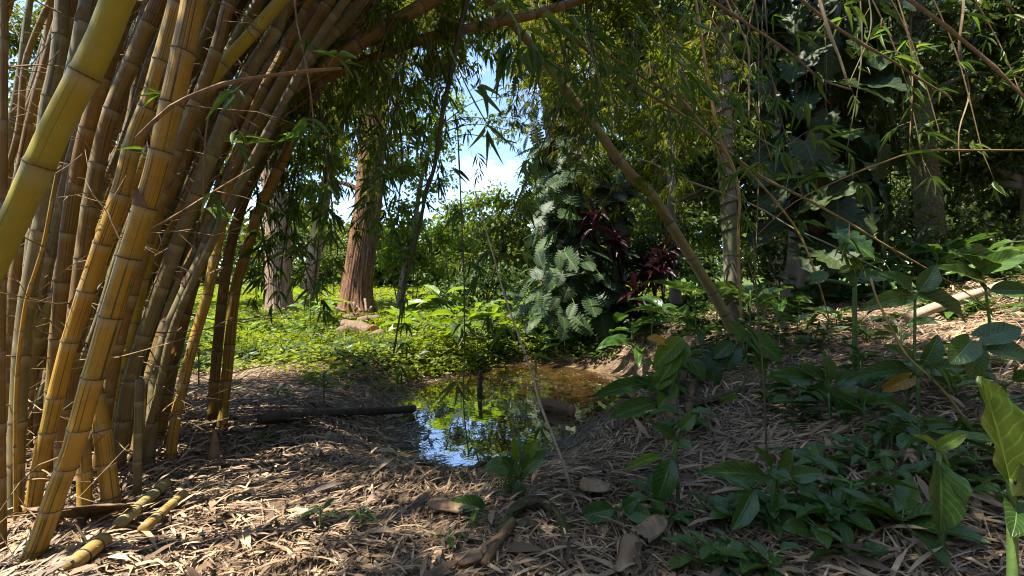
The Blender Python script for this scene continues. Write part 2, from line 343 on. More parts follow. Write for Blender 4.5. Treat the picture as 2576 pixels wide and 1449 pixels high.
# ------------------------------------------------------------------ leaves
def orient(D, Nh):
    D = nrm(D); X = nrm(np.cross(D, Nh)); return X, D, np.cross(X, D)
T_THIN = (np.array([[0, 0, 0], [-.5, .36, .05], [.5, .36, .05], [0, 1, -.14]]), [np.array([[0, 3, 1], [0, 2, 3]])], np.array([[.5, 0], [0, .4], [1, .4], [.5, 1.]]))
T_OVAL = (np.array([[0, 0, 0], [-.44, .3, .05], [.44, .3, .05], [-.38, .66, .01], [.38, .66, .01], [0, 1, -.16], [0, .45, -.02]]),
          [np.array([[0, 6, 1], [1, 6, 3], [3, 6, 5], [0, 2, 6], [2, 4, 6], [4, 5, 6]])], np.array([[.5, 0], [0, .3], [1, .3], [0, .7], [1, .7], [.5, 1], [.5, .45]]))
T_STRIP = (np.array([[-.2, 0, 0], [.2, 0, 0], [-.4, .35, .07], [.6, .35, .06], [-.2, .7, .06], [.64, .7, .04], [.35, 1, -.02]]),
           [np.array([[0, 1, 3], [0, 3, 2], [2, 3, 5], [2, 5, 4], [4, 5, 6]])], np.array([[0, 0], [1, 0], [0, .3], [1, .3], [0, .7], [1, .7], [.5, 1]]))
def batch(tpl, Pp, D, Nh, L, W, off=None):
    TV, TF, TU = tpl; X, Dn, Z = orient(D, Nh); n = len(Pp); k = len(TV)
    L = np.broadcast_to(L, (n,)); W = np.broadcast_to(W, (n,))
    V = Pp[:, None] + TV[None, :, :1] * (W[:, None, None] * X[:, None]) + TV[None, :, 1:2] * (L[:, None, None] * Dn[:, None]) + TV[None, :, 2:] * (L[:, None, None] * Z[:, None])
    FS = [(f[None] + (np.arange(n) * k)[:, None, None]).reshape(-1, f.shape[1]) for f in TF]
    return V.reshape(-1, 3), FS, np.tile(TU, (n, 1))
def mass(name, tpl, Pp, D, Nh, L, W, mat, parent=None, kind=None):
    V, FS, U = batch(tpl, Pp, D, Nh, L, W); o = obj(name, mesh(name, V, FS, mat, U, smooth=False), parent)
    if kind: o['kind'] = kind
    return o
def rdir(n): return nrm(rng.normal(size=(n, 3)))
UP = A3(0, 0, 1)
def clump(c, r, n_tw, per, L, gravity=0.5, shell=0.5):
    """leaf twigs spread through an ellipsoid; returns P,D,N,L"""
    c = np.asarray(c); r = np.broadcast_to(np.asarray(r, float), (3,))
    d = rdir(n_tw); rad = rng.random(n_tw) ** shell
    lump = 0.75 + 0.35 * np.sin(d[:, 0] * 5 + c[0]) * np.sin(d[:, 1] * 6 + c[1] * 2) + 0.2 * np.sin(d[:, 2] * 7 + c[2] * 3)
    q = c + d * (rad * lump)[:, None] * r
    tw = nrm(d + 0.8 * rdir(n_tw) + A3(0, 0, -0.15))
    Pp = np.repeat(q, per, 0); n = len(Pp); T = np.repeat(tw, per, 0)
    Pp = Pp + T * (rng.random((n, 1)) * L * 3.2 - L * 1.2) + rdir(n) * L * 0.5
    D = nrm(T * 0.5 + rdir(n) * 0.9 + A3(0, 0, -gravity)); Nh = nrm(UP * 0.9 + rdir(n) * 0.8)
    return Pp, D, Nh, L * (0.6 + 0.7 * rng.random(n))
def cat4(l): return [np.concatenate([a[i] for a in l]) for i in range(4)]
def spray(C, B, per, L):
    """fans of bamboo leaves at twig ends C with directions B"""
    n = len(C); Cc = np.repeat(C, per, 0); Bb = np.repeat(B, per, 0); k = n * per
    side = nrm(np.cross(B, UP) + 1e-3); S = np.repeat(side, per, 0)
    f = np.tile(np.linspace(-1, 1, per), n) + rng.normal(0, .2, k)
    D = nrm(Bb * 0.9 + S * f[:, None] * 0.9 + A3(0, 0, -0.45) + rng.normal(0, .25, (k, 3)))
    Pp = Cc + Bb * (-np.abs(f) * L * 0.5)[:, None]
    return Pp, D, nrm(UP + rng.normal(0, .45, (k, 3))), L * (0.6 + 0.6 * rng.random(k))

def leaf_grid(wfn, nl=10, nw=3, droop=0.25, fold=0.12, wave=0.02, lobes=0, back=0.0):
    """unit leaf along +y, half width wfn(t); back = depth of the heart lobes behind the stalk"""
    V, U = [], []
    for i in range(nl + 1):
        t = i / nl; w = wfn(t)
        if lobes: w *= 1 - 0.34 * abs(math.sin(math.pi * lobes * t)) ** 3 * (1 if i not in (0, nl) else 0)
        for j in range(-nw, nw + 1):
            s = j / nw; y = t - back * abs(s) * (1 - t) ** 2 + 0.06 * abs(s) * (t * (1 - t))
            z = fold * abs(s) * w * 2 - droop * t * t + wave * math.sin(t * 17 + j * 1.3) * abs(s) - 0.25 * fold * s * s * w * 2
            V.append((s * w, y, z)); U.append((0.5 + s * 0.5, t))
    m = 2 * nw + 1; a = (np.arange(nl)[:, None] * m + np.arange(2 * nw)[None]).ravel()
    return np.array(V), [np.stack([a, a + 1, a + m + 1, a + m], 1)], np.array(U)
def monstera_leaf(droop=0.22):
    nl = 9; parts = []
    wf = lambda t: 0.50 * math.sin(math.pi * min(1, (t * 0.93 + 0.09))) ** 0.62
    for s in (-1, 1):
        for i in range(nl):
            t0, t1 = i / nl, (i + 1) / nl; tm = (t0 + t1) / 2; V, U = [], []
            for q, (fr, ga) in enumerate([(0.0, 0.0), (0.4, 0.0), (0.72, 0.12), (1.0, 0.26)]):
                for e in (t0 + (t1 - t0) * ga / 2, t1 - (t1 - t0) * ga / 2):
                    w = wf(tm) * fr * (1 if q < 3 else 1 - 0.1 * (e > tm)); y = e + 0.28 * fr * (1 - e) * 0.5 - 0.24 * fr * (1 - tm) ** 2.5
                    V.append((s * w, y, 0.16 * w - droop * y * y - 0.30 * w * w)); U.append((0.5 + s * fr * 0.5, e))
            f = [[k, k + 1, k + 3, k + 2] if s > 0 else [k, k + 2, k + 3, k + 1] for k in (0, 2, 4)]
            parts.append((np.array(V), [np.array(f)], np.array(U)))
    return join(parts)
LM = {}
def addleaf(kind, mat, data): LM.setdefault(kind, []).append(mesh(kind + '_leaf', data[0], data[1], M[mat], data[2]))
lance = lambda t: 0.5 * (math.sin(math.pi * min(1, t ** 0.85)) ** 0.8 if 0 < t < 1 else 0.0) + 0.015 * (1 - t)
heart = lambda t: 0.5 * (math.sin(math.pi * min(1, (t * 0.88 + 0.12))) ** 0.75 if t < 1 else 0.0)
for dr in (0.10, 0.28, 0.45): addleaf('lance', 'big_leaf', leaf_grid(lance, 12, 3, dr, 0.16, 0.02)); addleaf('lancelime', 'lime_leaf', leaf_grid(lance, 12, 3, dr, 0.16, 0.02))
for dr in (0.12, 0.30): addleaf('heart', 'big_leaf', leaf_grid(heart, 10, 3, dr, 0.12, 0.02, back=0.22)); addleaf('heartlime', 'lime_leaf', leaf_grid(heart, 10, 3, dr, 0.12, 0.02, back=0.22))
addleaf('heartyellow', 'yellow_leaf', leaf_grid(heart, 10, 3, 0.25, 0.12, 0.03, back=0.22))
for dr in (0.15, 0.35): addleaf('monstera', 'monstera', monstera_leaf(dr))
for dr in (0.2, 0.4): addleaf('philo', 'philo', leaf_grid(heart, 22, 2, dr, 0.14, 0.03, lobes=7, back=0.2))
addleaf('lobed', 'big_leaf', leaf_grid(heart, 28, 3, 0.15, 0.14, 0.03, lobes=6, back=0.15))
addleaf('lobedlime', 'lime_leaf', leaf_grid(lambda t: 0.5 * (math.sin(math.pi * min(1, t * .9 + .1)) ** 0.9 if t < 1 else 0), 20, 4, 0.06, 0.16, 0.035, back=0.05))
for dr in (0.15, 0.4): addleaf('ti', 'ti', leaf_grid(lance, 6, 1, dr, 0.2, 0.0))
for dr in (0.05, 0.22): addleaf('bamboo', 'bamboo_leaf_one', leaf_grid(lambda t: 0.5 * (min(1, t / .22) ** .6) * (1 - t) ** 0.75, 6, 1, dr, 0.2, 0.0))
def fern_frond():
    parts = []; n = 17
    for i in range(n):
        t = 0.08 + 0.92 * i / n; w = 0.17 * math.sin(math.pi * min(1, t * .82 + .18)) ** .7 + 0.01
        for s in (-1, 1):
            b = A3(0, t, -0.3 * t * t); e = b + A3(s * w, 0.03, -0.02 + 0.05 * w); u = A3(0, 0.021, 0)
            parts.append((np.array([b - u, b + u, e + u * 0.5, e - u * 0.3]), [np.array([[0, 3, 2, 1]] if s > 0 else [[0, 1, 2, 3]])], np.array([[.5, t], [.5, t], [.5 + s * .5, t], [.5 + s * .5, t]])))
    y = np.linspace(0, 1, 8); parts.append(tube(np.c_[y * 0, y, -0.3 * y * y], 0.007, 4))
    return join(parts)
LM['fern'] = [mesh('fern_frond', *(lambda d: (d[0], d[1], M['fern'], d[2]))(fern_frond()))]
def basis(p, d, nh, w, l):
    X, D, Z = orient(np.asarray(d)[None], np.asarray(nh)[None]); X, D, Z = X[0], D[0], Z[0]
    m = Matrix(((X[0] * w, D[0] * l, Z[0] * l, p[0]), (X[1] * w, D[1] * l, Z[1] * l, p[1]), (X[2] * w, D[2] * l, Z[2] * l, p[2]), (0, 0, 0, 1))); return m
def leaf(parent, kind, p, d, nh, w, l, name='leaf', v=None):
    ms = LM[kind]; me = ms[rng.integers(len(ms)) if v is None else v % len(ms)]
    return obj(name, me, parent, basis(p, d, nh, w, l))

# ------------------------------------------------------------------ bamboo culms
def ring_mesh():
    k = 14; a = np.linspace(0, 2 * np.pi, k, endpoint=False); V = []
    for r, z in ((1.0, -.18), (1.09, -.05), (1.13, .03), (1.03, .14)): V += [(math.cos(t) * r, math.sin(t) * r, z) for t in a]
    q = [[i * k + j, i * k + (j + 1) % k, (i + 1) * k + (j + 1) % k, (i + 1) * k + j] for i in range(3) for j in range(k)]
    return mesh('node_ring', V, [np.array(q)], M['node'])
RING = ring_mesh()
LEAFK = 0.4
ORD = ['first', 'second', 'third', 'fourth', 'fifth', 'sixth', 'seventh', 'eighth', 'ninth', 'tenth', 'eleventh', 'twelfth', 'thirteenth', 'fourteenth', 'fifteenth', 'sixteenth', 'seventeenth', 'eighteenth', 'nineteenth', 'twentieth']
def culm(label, mat, pts, w, Y=None, Y1=None, ext=0.0, bend=(0.35, 0.1, -0.6), group='bamboo culms of the leaning clump', sp=0.27, cut=False, leaves=40, twigs=7, name='bamboo_culm', leafL=0.17, nodeoff=0.0, inleaf=None):
    b = pts[0]
    if Y is None: Y = gp(*b)[1]
    Y1 = Y if Y1 is None else Y1
    s = np.concatenate([[0], np.cumsum([math.hypot(pts[i + 1][0] - pts[i][0], pts[i + 1][1] - pts[i][1]) for i in range(len(pts) - 1)])]); s /= s[-1]
    ys = Y + (Y1 - Y) * s; path = np.array([P(p[0], p[1], y) for p, y in zip(pts, ys)])
    root = path[0].copy(); g = gz(root[0], root[1])
    if root[2] > g - 0.02: path = np.vstack([[root[0] - (path[1] - root)[0] * 0.02, root[1], g - 0.06], path[1:] if root[2] - g < 0.05 else path])
    path = spline(path, 0.05); vis = len(path)
    if ext > 0:
        d = nrm(path[-1] - path[-4]); q = path[-1]; e = []; bv = np.array(bend)
        for i in range(int(ext / 0.1)):
            d = nrm(d + bv * 0.032); q = q + d * 0.1; e.append(q)
        path = np.vstack([path, e])
    S = np.concatenate([[0], np.cumsum(np.linalg.norm(np.diff(path, axis=0), axis=1))])
    oc = lambda px: (0.84 if px < 900 else 1) / math.hypot(1, (px - CX) / F); r0 = w[0] / 2 * Y / F * oc(pts[0][0]); r1 = w[1] / 2 * Y1 / F * oc(pts[-1][0]); sv = S[vis - 1]
    rad = np.where(S <= sv, r0 + (r1 - r0) * S / sv, r1 * (1 - 0.72 * np.clip((S - sv) / max(ext, .1), 0, 1)))
    nodes = []; x = 0.12 + nodeoff
    while x < S[-1] - 0.03: nodes.append(x); x += sp * (0.85 + 0.3 * rng.random()) * (0.75 if x < .5 else 1)
    nodes = np.array(nodes)
    # resample so rings sit close to every node and the tube swells there
    samp = np.unique(np.concatenate([[0, S[-1]], *[nodes + o for o in (-.012, 0, .012)], *[nodes + sp * f for f in (.35, .68)]])); samp = samp[(samp >= 0) & (samp <= S[-1])]
    Pp = np.stack([np.interp(samp, S, path[:, i]) for i in range(3)], 1); R = np.interp(samp, S, rad)
    dn = np.min(np.abs(samp[:, None] - nodes[None]), 1); R = R * (1 + 0.07 * (dn < 0.006) - 0.025 * (dn > 0.05))
    vc = np.interp(samp, nodes, np.arange(len(nodes)) + 1.0) if len(nodes) > 1 else samp
    base = A3(path[0][0], path[0][1], max(gz(path[0][0], path[0][1]), -1))
    t = thing(name, label, 'bamboo', base, group)
    obj('stalk', mesh('stalk', *(lambda V, FS, uv: (V, FS, M[mat], uv))(*tube(Pp, R, 16, True, None, vc))), t)
    T = tangents(path)
    for x in nodes:
        p = A3(*[np.interp(x, S, path[:, i]) for i in range(3)]); tg = nrm(A3(*[np.interp(x, S, T[:, i]) for i in range(3)])); r = float(np.interp(x, S, rad))
        if p[1] < 0.3 or (abs(p[0] / p[1]) > 1.5) or (p[2] - CAMH) / p[1] > 0.85: continue
        m = Vector(tg).to_track_quat('Z', 'Y').to_matrix().to_4x4(); m = Matrix.Translation(Vector(p)) @ m @ Matrix.Diagonal((r, r, max(r * .55, .006), 1)); obj('node_ring', RING, t, m)
    if twigs and len(nodes) > 4:
        for x in nodes[1:]:
            if x > sv or rng.random() > .22: continue
            p = A3(*[np.interp(x, S, path[:, i]) for i in range(3)]); tg = nrm(A3(*[np.interp(x, S, T[:, i]) for i in range(3)])); r = float(np.interp(x, S, rad)); a0 = rng.uniform(0, 6.28); u_ = nrm(np.cross(tg, A3(.2, 1, .1))); v_ = np.cross(tg, u_); HV = []
            h = r * rng.uniform(1.5, 3.2)
            for k in range(4):
                for j in range(5):
                    aa = a0 + (j - 2) * .42 * (1 - .27 * k); rr = r * (1.10 + .10 * k + .05 * rng.random()); HV.append(p + tg * (h * k / 3 * (1 - .12 * abs(j - 2))) + (u_ * math.cos(aa) + v_ * math.sin(aa)) * rr)
            q_ = [[k * 5 + j, k * 5 + j + 1, k * 5 + j + 6, k * 5 + j + 5] for k in range(3) for j in range(4)]
            obj('sheath_husk', mesh('sheath_husk', np.array(HV), [np.array(q_)], M['sheath_dull']), t)
    tw = []
    for i in range(twigs):                                       # wiry bare side branches
        x = nodes[rng.integers(1, max(2, len(nodes)))] if len(nodes) > 2 else 0.3
        if x > sv: x = sv * rng.random()
        p = A3(*[np.interp(x, S, path[:, k]) for k in range(3)]); d = nrm(A3(rng.normal(0.3, .7), rng.normal(0, .5), rng.normal(.15, .35)))
        L = 0.25 + 0.8 * rng.random() ** 2; q = [p]
        for k in range(5): d = nrm(d + rng.normal(0, .12, 3)); q.append(q[-1] + d * L / 5)
        tw.append(tube(np.array(q), np.linspace(.0042, .0015, 6), 4))
        for k in (2, 3, 4):
            dd = nrm(d + rng.normal(0, .8, 3)); tw.append(tube(np.array([q[k], q[k] + dd * .1, q[k] + dd * (.12 + .15 * rng.random())]), np.array([.002, .0015, .001]), 3))
    if tw:
        V, FS, uv = join(tw); o = obj('branch', mesh('branch', V, FS, M['twig'], uv), t); o['kind'] = 'stuff'
    if inleaf:
        f0, m = inleaf[:2]; xs = rng.uniform(sv * f0, sv * (inleaf[2] if len(inleaf) > 2 else 1), m); C = np.stack([np.interp(xs, S, path[:, k]) for k in range(3)], 1)
        B = nrm(rng.normal(0, 1, (m, 3)) * A3(1, .8, .4)); Lr = .25 + .9 * rng.random(m) ** 1.5
        tb, CC, BB = [], [], []
        for k in range(m):
            q = np.array([C[k] + B[k] * Lr[k] * f * (1 - .35 * f) + A3(0, 0, -.75 * Lr[k] * f ** 1.8) for f in np.linspace(0, 1, 6)]); tb.append(tube(q, np.linspace(.004, .0012, 6), 3))
            for j in (2, 3, 4, 4, 5, 5): CC.append(q[j] + rng.normal(0, .06, 3)); BB.append(nrm(q[5] - q[3] + rng.normal(0, .12, 3)))
        V, FS, uv = join(tb); o = obj('drooping_branches', mesh('drooping_branches', V, FS, M['twig'], uv), t); o['kind'] = 'stuff'
        s4 = spray(np.array(CC), np.array(BB), 6, .14); mass('drooping_leaves', T_THIN, s4[0], s4[1], s4[2], s4[3], s4[3] * .125, M['bamboo_leaf'], o, 'stuff')
    if leaves and ext > 0:
        leaves = max(3, int(leaves * LEAFK)); xs = rng.uniform(sv + (S[-1] - sv) * .3, S[-1], leaves); C = np.stack([np.interp(xs, S, path[:, k]) for k in range(3)], 1)
        B = nrm(rng.normal(0, 1, (leaves, 3)) * A3(1, 1, .5) + A3(0, 0, -.15)); Lr = 0.3 + rng.random(leaves) * 0.9
        E = C + B * Lr[:, None] + A3(0, 0, -.2) * (Lr ** 2)[:, None]
        tb = [tube(np.array([C[k], C[k] + B[k] * Lr[k] * .55 + A3(0, 0, -.06) * Lr[k], E[k]]), np.array([.005, .003, .0015]), 3) for k in range(leaves)]
        V, FS, uv = join(tb); o = obj('side_branches', mesh('side_branches', V, FS, M['twig'], uv), t); o['kind'] = 'stuff'
        CC, BB = [], []
        for f in (0.45, 0.65, 0.82, 1.0):
            for rep in range(2):
                CC.append(C + (E - C) * f + rng.normal(0, .08, (leaves, 3))); BB.append(nrm((E - C) * 0.6 + rng.normal(0, .5, (leaves, 3))))
        s4 = spray(np.vstack(CC), np.vstack(BB), 6, leafL)
        mass('leaf_spray', T_THIN, s4[0], s4[1], s4[2], s4[3], s4[3] * .125, M['bamboo_leaf'], o, 'stuff')
    return t, path

culm('thick lime-yellow bamboo culm nearest the camera, leaning across the upper left corner', 'lime', [(-420, 1995), (-300, 1300), (-150, 930), (-30, 690), (45, 535), (160, 282), (235, 150), (288, 22), (340, -110)], (98, 100), 0.95, 0.95, ext=3.6, bend=(.3, .05, -.2), sp=.265, leaves=90, twigs=0, nodeoff=.04)
culm('orange-yellow culm with dark stripes from the bottom left corner, tallest in front', 'yellow', [(60, 1445), (100, 1360), (140, 1245), (185, 1125), (220, 997), (260, 862), (300, 727), (345, 585), (390, 440), (425, 295), (455, 160), (480, 40), (500, -60)], (76, 76), 1.7, 1.75, ext=4, bend=(.5, .1, -.3), sp=.235, twigs=4, leaves=42)
culm('yellow culm directly left of the tall striped front culm, grey towards its foot', 'yellow', [(72, 1310), (97, 1190), (124, 1070), (152, 950), (182, 840), (218, 730), (255, 620), (300, 495), (340, 345), (372, 270), (395, 195), (425, 90), (450, 0), (470, -70)], (56, 60), 2.0, 2.0, ext=4, bend=(.4, .1, -.3), sp=.25, twigs=4, leaves=42)
culm('short golden bamboo stub leaning right, its cut top behind the striped front culm', 'yellow', [(286, 1285), (268, 1165), (250, 1040), (232, 960)], (62, 58), None, sp=.26, twigs=0, name='bamboo_stub')
culm('short upright golden stub beside the leaning golden stub at the clump foot', 'yellow', [(214, 1300), (212, 1215), (210, 1110)], (50, 50), None, sp=.24, twigs=0, name='bamboo_stub')
culm('broken grey-green culm stub with open hollow top at the clump edge', 'olive', [(346, 1255), (346, 1160), (349, 1050), (352, 955)], (28, 30), None, sp=.2, twigs=1, name='bamboo_stub')
culm('rightmost slim culm of the clump, beside the sunlit lawn', 'yellow', [(556, 1078), (575, 900), (590, 740), (612, 660), (640, 565), (670, 490), (720, 385), (768, 285), (822, 180), (880, 80), (930, 0), (960, -50)], (36, 26), None, 3.6, ext=3.5, bend=(.1, .3, .15), sp=.36, inleaf=(.5, 13), leaves=24, twigs=4)
culm('slim culm paired with and just left of the rightmost culm', 'amber', [(530, 1062), (545, 900), (563, 725), (585, 600), (615, 500), (652, 410), (695, 325), (752, 240), (832, 130), (920, 20), (970, -40)], (34, 26), None, 3.8, ext=3, bend=(.1, .4, .15), sp=.36, inleaf=(.5, 13), leaves=24, twigs=4)
culm('olive-yellow culm with a pale sunlit streak, third from the right of the clump', 'yellow', [(425, 1168), (440, 1065), (465, 950), (490, 850), (520, 750), (540, 650), (560, 550), (585, 425), (622, 322), (662, 230), (720, 120), (785, 0), (820, -60)], (36, 30), None, 3.0, ext=3.5, bend=(.2, -.1, .1), sp=.3, leaves=24, twigs=4)
culm('long brown culm arching across the top centre to form the upper arch', 'amber', [(392, 1110), (438, 900), (490, 700), (540, 560), (592, 445), (665, 325), (722, 264), (790, 212), (858, 178), (960, 138), (1060, 100), (1140, 80), (1245, 58), (1330, 40), (1400, 20)], (46, 22), None, 3.7, ext=1.2, bend=(.1, -.1, .1), sp=.32, inleaf=(.58, 18, .82), leaves=40, twigs=6)
culm('brown culm rising just above the arching one, leaving the frame at top centre', 'amber', [(335, 1170), (380, 950), (430, 780), (490, 640), (560, 470), (640, 330), (740, 215), (820, 165), (900, 112), (975, 65), (1080, 5), (1140, -40)], (46, 34), None, 3.3, ext=3, bend=(.1, -.3, .15), sp=.3, inleaf=(.85, 12), leaves=24, twigs=5)
culm('brown culm with sun flecks fanning right, between the arch and the clump', 'amber', [(302, 1150), (345, 900), (400, 720), (470, 550), (540, 400), (620, 260), (690, 160), (765, 65), (830, -20)], (42, 36), None, 3.0, ext=3.5, bend=(.2, -.2, .1), sp=.29, leaves=24)
culm('stout olive culm in mid clump, its upper length in sun', 'olive', [(290, 1190), (330, 950), (415, 700), (465, 565), (525, 410), (575, 280), (645, 150), (690, 85), (718, 0), (735, -60)], (52, 40), None, 2.5, ext=3.5, bend=(.2, -.2, .1), sp=.28, leaves=24)
culm('yellow culm with brightly lit green-tinged top behind the front pair', 'lime', [(272, 1180), (320, 900), (370, 650), (425, 420), (480, 280), (560, 165), (620, 100), (700, 10), (745, -50)], (42, 38), None, 2.4, ext=3.5, bend=(.2, -.3, .1), sp=.26, leaves=24)
culm('amber culm rising right behind the tall striped front culm', 'amber', [(240, 1210), (290, 900), (350, 680), (420, 450), (490, 270), (545, 125), (572, 20), (592, -50)], (42, 40), None, 2.3, ext=3.5, bend=(.2, -.4, .1), sp=.27, leaves=24)
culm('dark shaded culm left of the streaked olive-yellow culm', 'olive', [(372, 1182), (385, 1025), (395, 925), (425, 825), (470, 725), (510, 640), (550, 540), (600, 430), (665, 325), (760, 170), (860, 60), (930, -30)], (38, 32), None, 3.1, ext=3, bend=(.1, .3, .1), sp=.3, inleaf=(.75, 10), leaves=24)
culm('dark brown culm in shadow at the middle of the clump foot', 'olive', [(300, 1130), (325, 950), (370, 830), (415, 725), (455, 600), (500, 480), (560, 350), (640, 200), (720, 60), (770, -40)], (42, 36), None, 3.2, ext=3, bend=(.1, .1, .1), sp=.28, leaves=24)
culm('upright dull olive culm behind the nearest lime culm', 'olive', [(20, 1240), (60, 900), (85, 600), (115, 300), (145, 150), (158, 0), (165, -60)], (54, 50), None, 2.3, ext=3.5, bend=(.3, -.4, -.2), sp=.3, leaves=80)
culm('brown culm running up the left edge of the picture', 'amber', [(6, 1420), (2, 1000), (5, 700), (8, 350), (10, 0), (12, -60)], (32, 30), 1.75, 1.75, ext=3.5, bend=(.4, .0, -.2), sp=.3, leaves=80)
culm('brown culm showing between the nearest lime culm and the front pair', 'amber', [(118, 1200), (150, 800), (192, 450), (250, 225), (295, 85), (335, -40)], (56, 52), None, 2.3, ext=3.5, bend=(.3, -.3, -.3), sp=.29, leaves=80)
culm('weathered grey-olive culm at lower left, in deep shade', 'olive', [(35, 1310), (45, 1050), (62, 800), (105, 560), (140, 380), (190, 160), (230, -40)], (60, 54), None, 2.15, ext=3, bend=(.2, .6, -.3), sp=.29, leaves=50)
culm('brown culm behind the yellow front pair, dark to its top', 'amber', [(152, 1250), (168, 1000), (200, 720), (228, 510), (272, 305), (335, 150), (400, 0), (425, -60)], (58, 50), None, 2.3, ext=3, bend=(.3, .2, -.3), sp=.28, leaves=50)
culm('thin dry yellow cane standing among the shaded culms at far left', 'yellow', [(40, 1000), (62, 775), (82, 705), (108, 620), (133, 490), (150, 400)], (16, 12), 1.95, 2.0, sp=.2, twigs=3, name='bamboo_cane')
for i in range(100):                                              # the crowd behind the named ones
    y0 = rng.uniform(2.5, 4.3); px0 = rng.uniform(-120, 345) if i % 2 else rng.uniform(-120, 220); x0 = (px0 - CX) / F * y0
    lean = 0.08 + 0.22 * np.clip(px0 / 400, 0, 1) + rng.normal(0, .05); q = A3(x0, y0, gz(x0, y0) - .05); pp = []
    for k in range(9):
        pp.append(q); q = q + A3(lean * 0.45, rng.normal(.03, .03), 0.45); lean += 0.028 + .03 * np.clip(px0 / 400, 0, 1)
    px = [(CX + p[0] / p[1] * F, CY - (p[2] - CAMH) / p[1] * F) for p in pp]
    wd = (0.045 + .045 * rng.random()) * F / y0 * 1.3
    culm('shaded brown bamboo culm deep inside the crowded clump', ['amber', 'olive', 'olive', 'amber', 'yellow'][i % 5], px, (wd, wd * .8), y0, pp[-1][1], ext=3.0, bend=(.15, rng.normal(0, .3), .0), group='shaded culms inside the clump', sp=.28, leaves=22, twigs=6)
# clump parts out of frame to the left and behind, whose tops shade the ground
for i in range(9):
    x0 = rng.uniform(-5.2, -3.2); y0 = rng.uniform(0.3, 3.2); q = A3(x0, y0, gz(x0, y0) - .05); pp = []; lean = rng.uniform(.05, .3)
    for k in range(10): pp.append(q); q = q + A3(lean * 0.5, 0, .5); lean += .03
    px = [(CX + p[0] / p[1] * F, CY - (p[2] - CAMH) / p[1] * F) for p in pp] if y0 > .6 else None
    if px is None: continue
    wd = 0.1 * F / y0
    culm('bamboo culm of the clump standing beyond the left edge of view', 'amber', px, (wd, wd * .8), y0, y0, ext=3.5, bend=(.4, .2, -.35), group='culms beyond the left edge', leaves=150, twigs=0)

# the fat leaning pole and drooping tip
culm('fat brown bamboo pole slanting down from top centre to the right bank', 'tan', [(1850, 850), (1812, 770), (1740, 650), (1690, 570), (1640, 490), (1570, 420), (1500, 325), (1440, 245), (1390, 180), (1330, 105), (1290, 60), (1240, 10)], (30, 22), 4.6, 4.0, sp=.42, twigs=6, group='leaning bamboo poles', ext=1.2, bend=(-.1, 0, -.1), inleaf=(.75, 6), leaves=16)

# ------------------------------------------------------------------ hanging bamboo branches and canes
def cane(label, pts, w, Y, Y1, mat='cane', leaves=0, name='bamboo_branch', group='thin bamboo branches crossing the view', L=0.15, nodes=True, start=0.2, down=0.5):
    s = np.linspace(0, 1, len(pts)); path = spline([P(p[0], p[1], Y + (Y1 - Y) * t) for p, t in zip(pts, s)], 0.06)
    n = len(path); r = np.linspace(w[0] / 2 * Y / F, w[1] / 2 * Y1 / F, n); r[::5] *= 1.35 if nodes else 1
    t = thing(name, label, 'branch', path[0], group)
    obj('stem', mesh('stem', *(lambda V, FS, uv: (V, FS, M[mat], uv))(*tube(path, r, 6))), t)
    T = tangents(path); tw = []
    for i in range(leaves):
        k = int(n * (start + (1 - start) * (i + rng.random()) / leaves)); k = min(k, n - 1)
        d = nrm(T[k] * .5 + rng.normal(0, .6, 3) + A3(0, -.1, -.15)); l = rng.uniform(.08, .28); e = path[k] + d * l
        tw.append(tube(np.array([path[k], path[k] + d * l * .5 + A3(0, 0, .01), e]), np.array([.002, .0016, .0011]), 3))
        m = rng.integers(3, 7); side = nrm(np.cross(d, UP))
        for f in np.linspace(-1, 1, m):
            D = nrm(d * .8 + side * f * .9 + A3(0, 0, -down) + rng.normal(0, .2, 3)); ll = L * rng.uniform(.7, 1.3)
            leaf(t, 'bamboo', e - d * abs(f) * .05, D, nrm(UP + rng.normal(0, .5, 3)), ll * rng.uniform(.11, .15), ll)
    if tw:
        V, FS, uv = join(tw); o = obj('twig', mesh('twig', V, FS, M['twig'], uv), t); o['kind'] = 'stuff'
    return t
cane('dark drooping bamboo tip hanging through the sky gap at centre', [(1180, -20), (1153, 90), (1139, 165), (1114, 280), (1094, 415), (1074, 475), (1054, 575), (1029, 675), (1005, 800), (990, 890)], (16, 4), 3.3, 3.1, 'dark_stem', 14, start=.35)
cane('golden cane running from the arch down right past the slender trunk', [(1440, 62), (1520, 130), (1610, 190), (1717, 255), (1792, 350), (1877, 425), (1962, 520), (2017, 600), (2062, 720), (2085, 800)], (9, 3), 3.7, 3.0, 'cane', 6)
cane('longest golden cane, slanting down to the right bank', [(1400, 55), (1470, 120), (1560, 190), (1717, 290), (1817, 370), (1917, 445), (2017, 495), (2117, 550), (2242, 625), (2382, 705), (2480, 770)], (10, 3), 3.7, 2.7, 'cane', 7)
cane('pale cane lowest of the three slanting right', [(1600, 400), (1640, 410), (1717, 450), (1817, 485), (1907, 522), (1997, 575), (2077, 610), (2197, 670), (2297, 720)], (5, 3), 4.2, 2.8, 'paleroot', 4)
cane('upright golden cane in front of the slender trunk', [(1740, -60), (1765, 100), (1790, 250), (1815, 360), (1845, 420), (1860, 500), (1857, 600), (1860, 724), (1866, 800)], (7, 6), 3.1, 3.1, 'cane', 7)
cane('brown cane descending from the top edge left of the big-leaved tree', [(1740, -30), (1827, 25), (1917, 85), (1997, 140), (2067, 200), (2142, 225)], (7, 4), 2.8, 2.8, 'twig', 3)
cane('brown cane crossing the big-leaved tree at top right', [(1980, -30), (2077, 50), (2167, 110), (2247, 155), (2307, 195), (2392, 245)], (8, 4), 2.7, 2.7, 'twig', 2)
